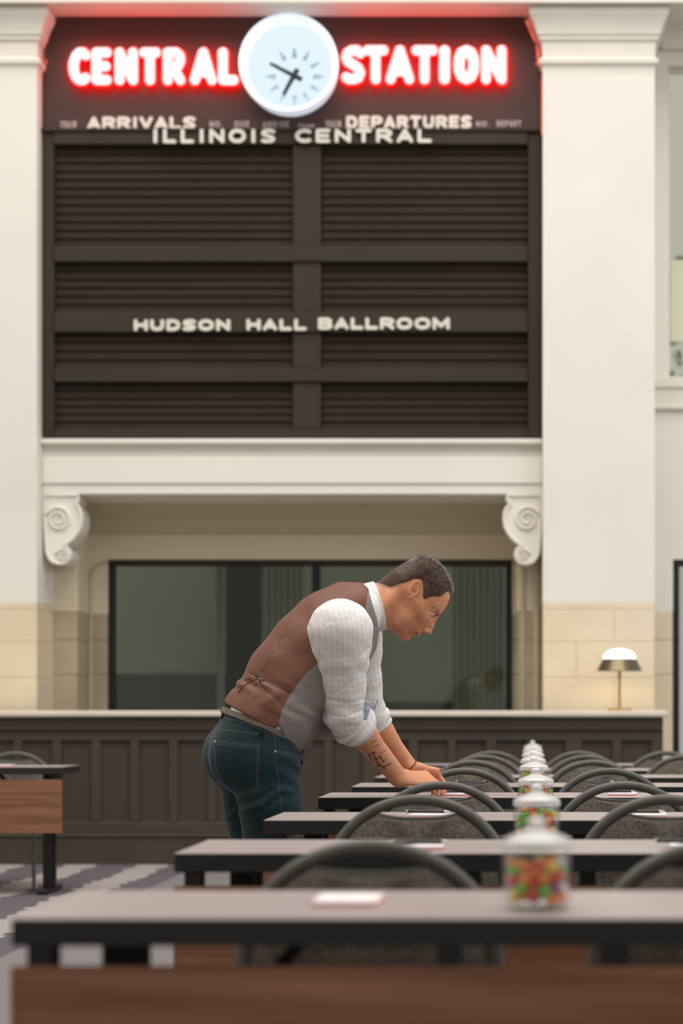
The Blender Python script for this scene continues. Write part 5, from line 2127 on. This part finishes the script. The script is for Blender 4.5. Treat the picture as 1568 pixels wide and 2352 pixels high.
# the far side mirrors the near one
Lc = (Vv - SC[2]) @ LT
farside = Lc > 0
mir = Vv - 2 * Lc[:, None] * LT
mpx, mpy = project(mir)
front = np.where(farside, poly_sd(mpx, mpy, SEAM) < 0, front) | (py > 1676)
Cb = np.array([0.165, 0.068, 0.042])[None] * (1 + 0.07 * vnoise(Vv, 30, 2))[:, None]
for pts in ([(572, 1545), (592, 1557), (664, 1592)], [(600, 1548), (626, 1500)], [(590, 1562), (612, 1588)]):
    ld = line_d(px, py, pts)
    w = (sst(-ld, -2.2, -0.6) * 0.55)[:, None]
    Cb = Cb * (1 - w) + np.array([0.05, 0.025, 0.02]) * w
Cf = np.tile(np.array([0.235, 0.205, 0.190]), (len(Vv), 1)) * (1 + 0.06 * vnoise(Vv, 90, 6))[:, None]
M['satin'] = attr_material('brown_satin', 0.5, 0.25, 0.0, 1200, 0.06, 0.25, 12)
M['vest_tweed'] = attr_material('grey_vest_tweed', 0.9, 0.15, 0.15, 520, 0.30)
fs = front[Qv].sum(1) >= 2
# pull the seam's vertices on to the seam line, so that the join is clean
both = np.intersect1d(np.unique(Qv[fs]), np.unique(Qv[~fs]))
both = both[(~farside[both]) & (py[both] < 1672)]
bx0, by0 = px[both], py[both]
best = np.full(len(both), 1e9); cx_ = bx0.copy(); cy_ = by0.copy()
for (ax, ay), (bx1, by1) in zip(SEAM[:8], SEAM[1:9]):
    ex, ey = bx1 - ax, by1 - ay
    t = np.clip(((bx0 - ax) * ex + (by0 - ay) * ey) / (ex * ex + ey * ey), 0, 1)
    dd = np.hypot(bx0 - ax - t * ex, by0 - ay - t * ey)
    mk = dd < best
    best = np.where(mk, dd, best); cx_ = np.where(mk, ax + t * ex, cx_); cy_ = np.where(mk, ay + t * ey, cy_)
okb = best < 4.0
Vv[both[okb], 0] = WX(cx_[okb], Vv[both[okb], 1])
Vv[both[okb], 2] = WZ(cy_[okb], Vv[both[okb], 1])
vest = np_mesh('vest', Vv, Qv, M['vest_tweed'], person, {'tone': rgba(Cf)}, fs)
vest['label'] = 'grey tweed front of the vest'
vb = np_mesh('vest_back', Vv, Qv, M['satin'], vest, {'tone': rgba(Cb)}, ~fs)
vb['label'] = 'brown satin back of the vest'


def surf_near(pxl, pyl, V, tol=3.0):
    """nearest-to-camera vertex of a mesh seen at a picture position"""
    a, b_ = project(V)
    m_ = np.hypot(a - pxl, b_ - pyl) < tol
    if not m_.any(): return None
    c = np.where(m_)[0]
    return V[c[np.argmin(V[c, 1])]]


def strap(name, pts, V, r, r2, m_, parent, lift=0.0015, n=4):
    P = []
    for (a, b_), (c, d) in zip(pts[:-1], pts[1:]):
        for k in range(n):
            q = surf_near(a + (c - a) * k / n, b_ + (d - b_) * k / n, V)
            if q is not None: P.append(q + np.array([0, -lift, 0]))
    q = surf_near(*pts[-1], V)
    if q is not None: P.append(q + np.array([0, -lift, 0]))
    if len(P) < 2: return None
    b = MB()
    b.tube(P, r, 8, r2=r2)
    return b.build(name, m_, parent, smooth='all')


M['strap'] = mat('brown_strap', (0.13, 0.06, 0.043, 1), 0.45, 0.35)
strap('cinch_strap', [(546, 1590), (560, 1573), (576, 1562), (592, 1557), (604, 1561)], Vv, 0.0050, 0.0022, M['strap'], vest)
o = strap('cinch_buckle', [(586, 1551), (593, 1557), (597, 1564)], Vv, 0.0028, 0.0028, M['black_metal'], vest)
M['vest_edge'] = mat('grey_vest_edge', (0.17, 0.15, 0.14, 1), 0.9, 0.1)
M['button'] = mat('dark_button', (0.02, 0.017, 0.015, 1), 0.3, 0.5)
for bx_, by_ in ((700, 1731), (699, 1754)):
    q = surf_near(bx_ - 3, by_, Vv, 5)
    if q is not None:
        b = MB(); b.sphere(q + np.array([.002, -.004, 0]), 0.0065, 10, 6, (0.5, 0.8, 1)); b.build('button', M['button'], vest, smooth='all')
# thin cord at the chest
b = MB()
b.tube([W(836, 1520, 7.40), W(841, 1534, 7.38), W(843, 1545, 7.38), W(838, 1554, 7.385), W(833, 1549, 7.39)], 0.0013, 6)
b.build('chest_cord', mat('grey_cord', (0.3, 0.28, 0.27, 1), 0.6), vest, smooth='all')

# --- jeans and belt
je = Vol((-1.30, 6.98, 0.03), (-0.66, 7.78, 1.09), 0.0032)
je.op(ecap(W(598, 1668, 7.325), W(584, 1722, 7.32), (0.178, 0.140), (0.182, 0.150), LT), 0.02)
lN, lF = -LT * 0.093, LT * 0.093
hipN, hipF = pel + lN, pel + lF
je.op(ell(W(552, 1738, 7.32) + lN * 0.95, (0.125, 0.10, 0.125)), 0.04)
je.op(ell(W(556, 1735, 7.32) + lF * 0.95, (0.125, 0.10, 0.125)), 0.04)
je.op(cap(W(612, 1760, 7.26), W(620, 1850, 7.25), 0.115, 0.103), 0.04)
je.op(cap(W(620, 1850, 7.25), W(612, 2050, 7.26), 0.103, 0.072), 0.03)
je.op(cap(W(612, 2050, 7.26), W(592, 2250, 7.28), 0.072, 0.057), 0.03)
je.op(cap(W(574, 1770, 7.44), W(580, 1860, 7.46), 0.110, 0.098), 0.03)
je.op(cap(W(580, 1860, 7.46), W(590, 2050, 7.48), 0.098, 0.070), 0.02)
je.op(cap(W(590, 2050, 7.48), W(572, 2255, 7.50), 0.070, 0.056), 0.02)
WB = [(505, 1629), (512, 1636), (560, 1650), (606, 1668), (640, 1682), (668, 1700), (694, 1735), (760, 1760), (760, 2600), (300, 2600), (300, 1640)]
PK = [(490, 1700), (594.6, 1711), (592, 1812), (544, 1831), (511, 1802), (494, 1760)]
STI = [[(490, 1703), (594, 1714)], [(490, 1708), (593, 1719)], [(594.6, 1711), (592, 1812), (544, 1831), (511, 1802), (494, 1760), (490, 1700)], [(591, 1713), (588.5, 1809), (544, 1827), (514, 1800)],
       [(492, 1675), (560, 1681), (630, 1692)], [(515, 1641), (570, 1655), (632, 1683)], [(514, 1648), (568, 1662), (630, 1690)],
       [(632, 1681), (634, 1753), (641, 1807), (648, 1862)], [(636, 1724), (652, 1727), (668, 1731), (684, 1737)], [(636, 1728), (652, 1731), (668, 1735), (684, 1741)], [(484, 1690), (480, 1730), (484, 1775), (500, 1840)]]


def jeans_fn(D, X, Y, Z):
    px_ = VX + F * X / Y
    py_ = VY - F * (Z - HC) / Y
    nearm = Y < 7.33
    D = D - 0.0016 * sst(-poly_sd(px_, py_, PK), -1, 2) * nearm
    D = D - 0.0016 * sst(-line_d(px_, py_, [(508, 1640), (560, 1656), (606, 1674), (640, 1688), (692, 1726)]), -9, -7) * nearm
    # folds at the crotch, behind the knee and below the seat
    w = sst(-np.abs(py_ - 1842 + 0.3 * (px_ - 590)), -36, 0)
    D = D - 0.0040 * w * np.sin(Z * 120 - X * 55 + 1.5 * np.sin(X * 40 + Y * 30))
    w2 = sst(px_, 600, 680) * sst(-np.abs(py_ - 1775), -75, 0)
    D = D - 0.0030 * w2 * np.sin(Z * 95 + X * 70 + np.sin(Y * 40))
    wb = poly_sd(px_, py_, WB) * (7.3 / F)
    D = np.maximum(D, wb)
    return D


je.all(jeans_fn)
Vj, Qj = je.mesh()
Vj = smooth_mesh(Vj, Qj, 1, 0.4)
px, py = project(Vj)
nearm = Vj[:, 1] < 7.34
Cj = np.array([0.0058, 0.0220, 0.0265])[None] * (1 + 0.22 * vnoise(Vj, 22, 8) + 0.10 * vnoise(Vj, 140, 9))[:, None]
wear = np.exp(-(np.hypot((px - 545) / 55, (py - 1765) / 62)) ** 2) * 0.5 + np.exp(-(np.hypot((px - 660) / 22, (py - 1810) / 60)) ** 2) * 0.6
Cj = Cj * (1 + 0.45 * wear[:, None])
for pl in STI:
    ld = line_d(px, py, pl)
    w = (nearm * sst(-ld, -1.5, -0.4) * 0.20)[:, None]
    Cj = Cj * (1 - w) + np.array([0.26, 0.20, 0.16]) * w
    w = (nearm * sst(-np.abs(ld - 2.6), -1.6, 0) * 0.35)[:, None]
    Cj = Cj * (1 - w) + np.array([0.006, 0.018, 0.022]) * w
M['denim'] = attr_material('teal_denim', 0.8, 0.2, 0.12, 900, 0.28, 0.25, 26)
jeans = np_mesh('jeans', Vj, Qj, M['denim'], person, {'tone': rgba(Cj)})
M['denim_flat'] = mat('teal_denim_loop', (0.008, 0.026, 0.031, 1), 0.8, 0.2)
for a, b_ in (((604, 1664), (602, 1688)), ((512, 1634), (508, 1650))):
    strap('belt_loop', [a, b_], Vj, 0.0065, 0.003, M['denim_flat'], jeans, 0.002, 3)
for bx_, by_ in ((491, 1702), (635, 1725)):
    q = surf_near(bx_, by_, Vj, 4)
    if q is not None:
        b = MB(); b.sphere(q + np.array([0, -.001, 0]), 0.0042, 10, 6, (1, 0.5, 1)); b.build('rivet', M['steel'], jeans, smooth='all')
# belt: a band above the waistband
be = Vol((-1.15, 7.0, 0.93), (-0.72, 7.70, 1.13), 0.003)
be.op(ecap(W(612, 1646, 7.33), W(592, 1682, 7.325), (0.181, 0.150), (0.184, 0.150), LT), 0.01)
BB = [(507, 1620), (560, 1640), (610, 1660), (650, 1682), (690, 1712), (690, 1730), (640, 1692), (606, 1675), (560, 1657), (505, 1636)]
be.all(lambda D, X, Y, Z: np.maximum(D, poly_sd(VX + F * X / Y, VY - F * (Z - HC) / Y, BB) * (7.3 / F)))
Vb, Qb = be.mesh()
if len(Qb):
    Vb = smooth_mesh(Vb, Qb, 1, 0.4)
    np_mesh('belt', Vb, Qb, attr_material('taupe_belt', 0.6, 0.3, 0, 300, 0.1), person, {'tone': rgba(np.tile(np.array([0.15, 0.115, 0.09]), (len(Vb), 1)))})
# shoes
M['shoe'] = mat('black_leather_shoe', (0.012, 0.011, 0.011, 1), 0.3, 0.5)
for an in (W(590, 2256, 7.28), W(570, 2262, 7.50)):
    g = an.copy()
    v = Vol((g[0] - 0.16, g[1] - 0.12, 0.0), (g[0] + 0.30, g[1] + 0.14, 0.22), 0.004)
    h0 = np.array([g[0] - 0.03, g[1], 0.05])
    v.op(ecap(h0, h0 + FW * 0.10, (0.040, 0.045), (0.046, 0.042), LT), 0.01)
    v.op(ecap(h0 + FW * 0.10 - UP * .008, h0 + FW * 0.22 - UP * 0.016, (0.050, 0.036), (0.040, 0.026), LT), 0.02)
    v.op(cap(h0 + UP * 0.04, np.array([g[0], g[1], 0.15]), 0.045, 0.05), 0.02)
    v.all(lambda D, X, Y, Z: np.maximum(D, 0.004 - Z))
    Vq, Qq = v.mesh()
    Vq = smooth_mesh(Vq, Qq, 1, 0.4)
    np_mesh('shoe', Vq, Qq, M['shoe'], person)
# bracelet on the far wrist
b = MB()
wc = W(938, 1760, 7.77)
d = unit(wrF - elF)
u1 = unit(np.cross(d, UP)); u2 = np.cross(d, u1)
b.tube([wc + u1 * 0.033 * math.cos(2 * math.pi * k / 20) + u2 * 0.036 * math.sin(2 * math.pi * k / 20) for k in range(20)], 0.0022, 6, closed=True, ref=tuple(d))
b.build('bracelet', mat('brown_bracelet', (0.07, 0.03, 0.02, 1), 0.5), person, smooth='all')
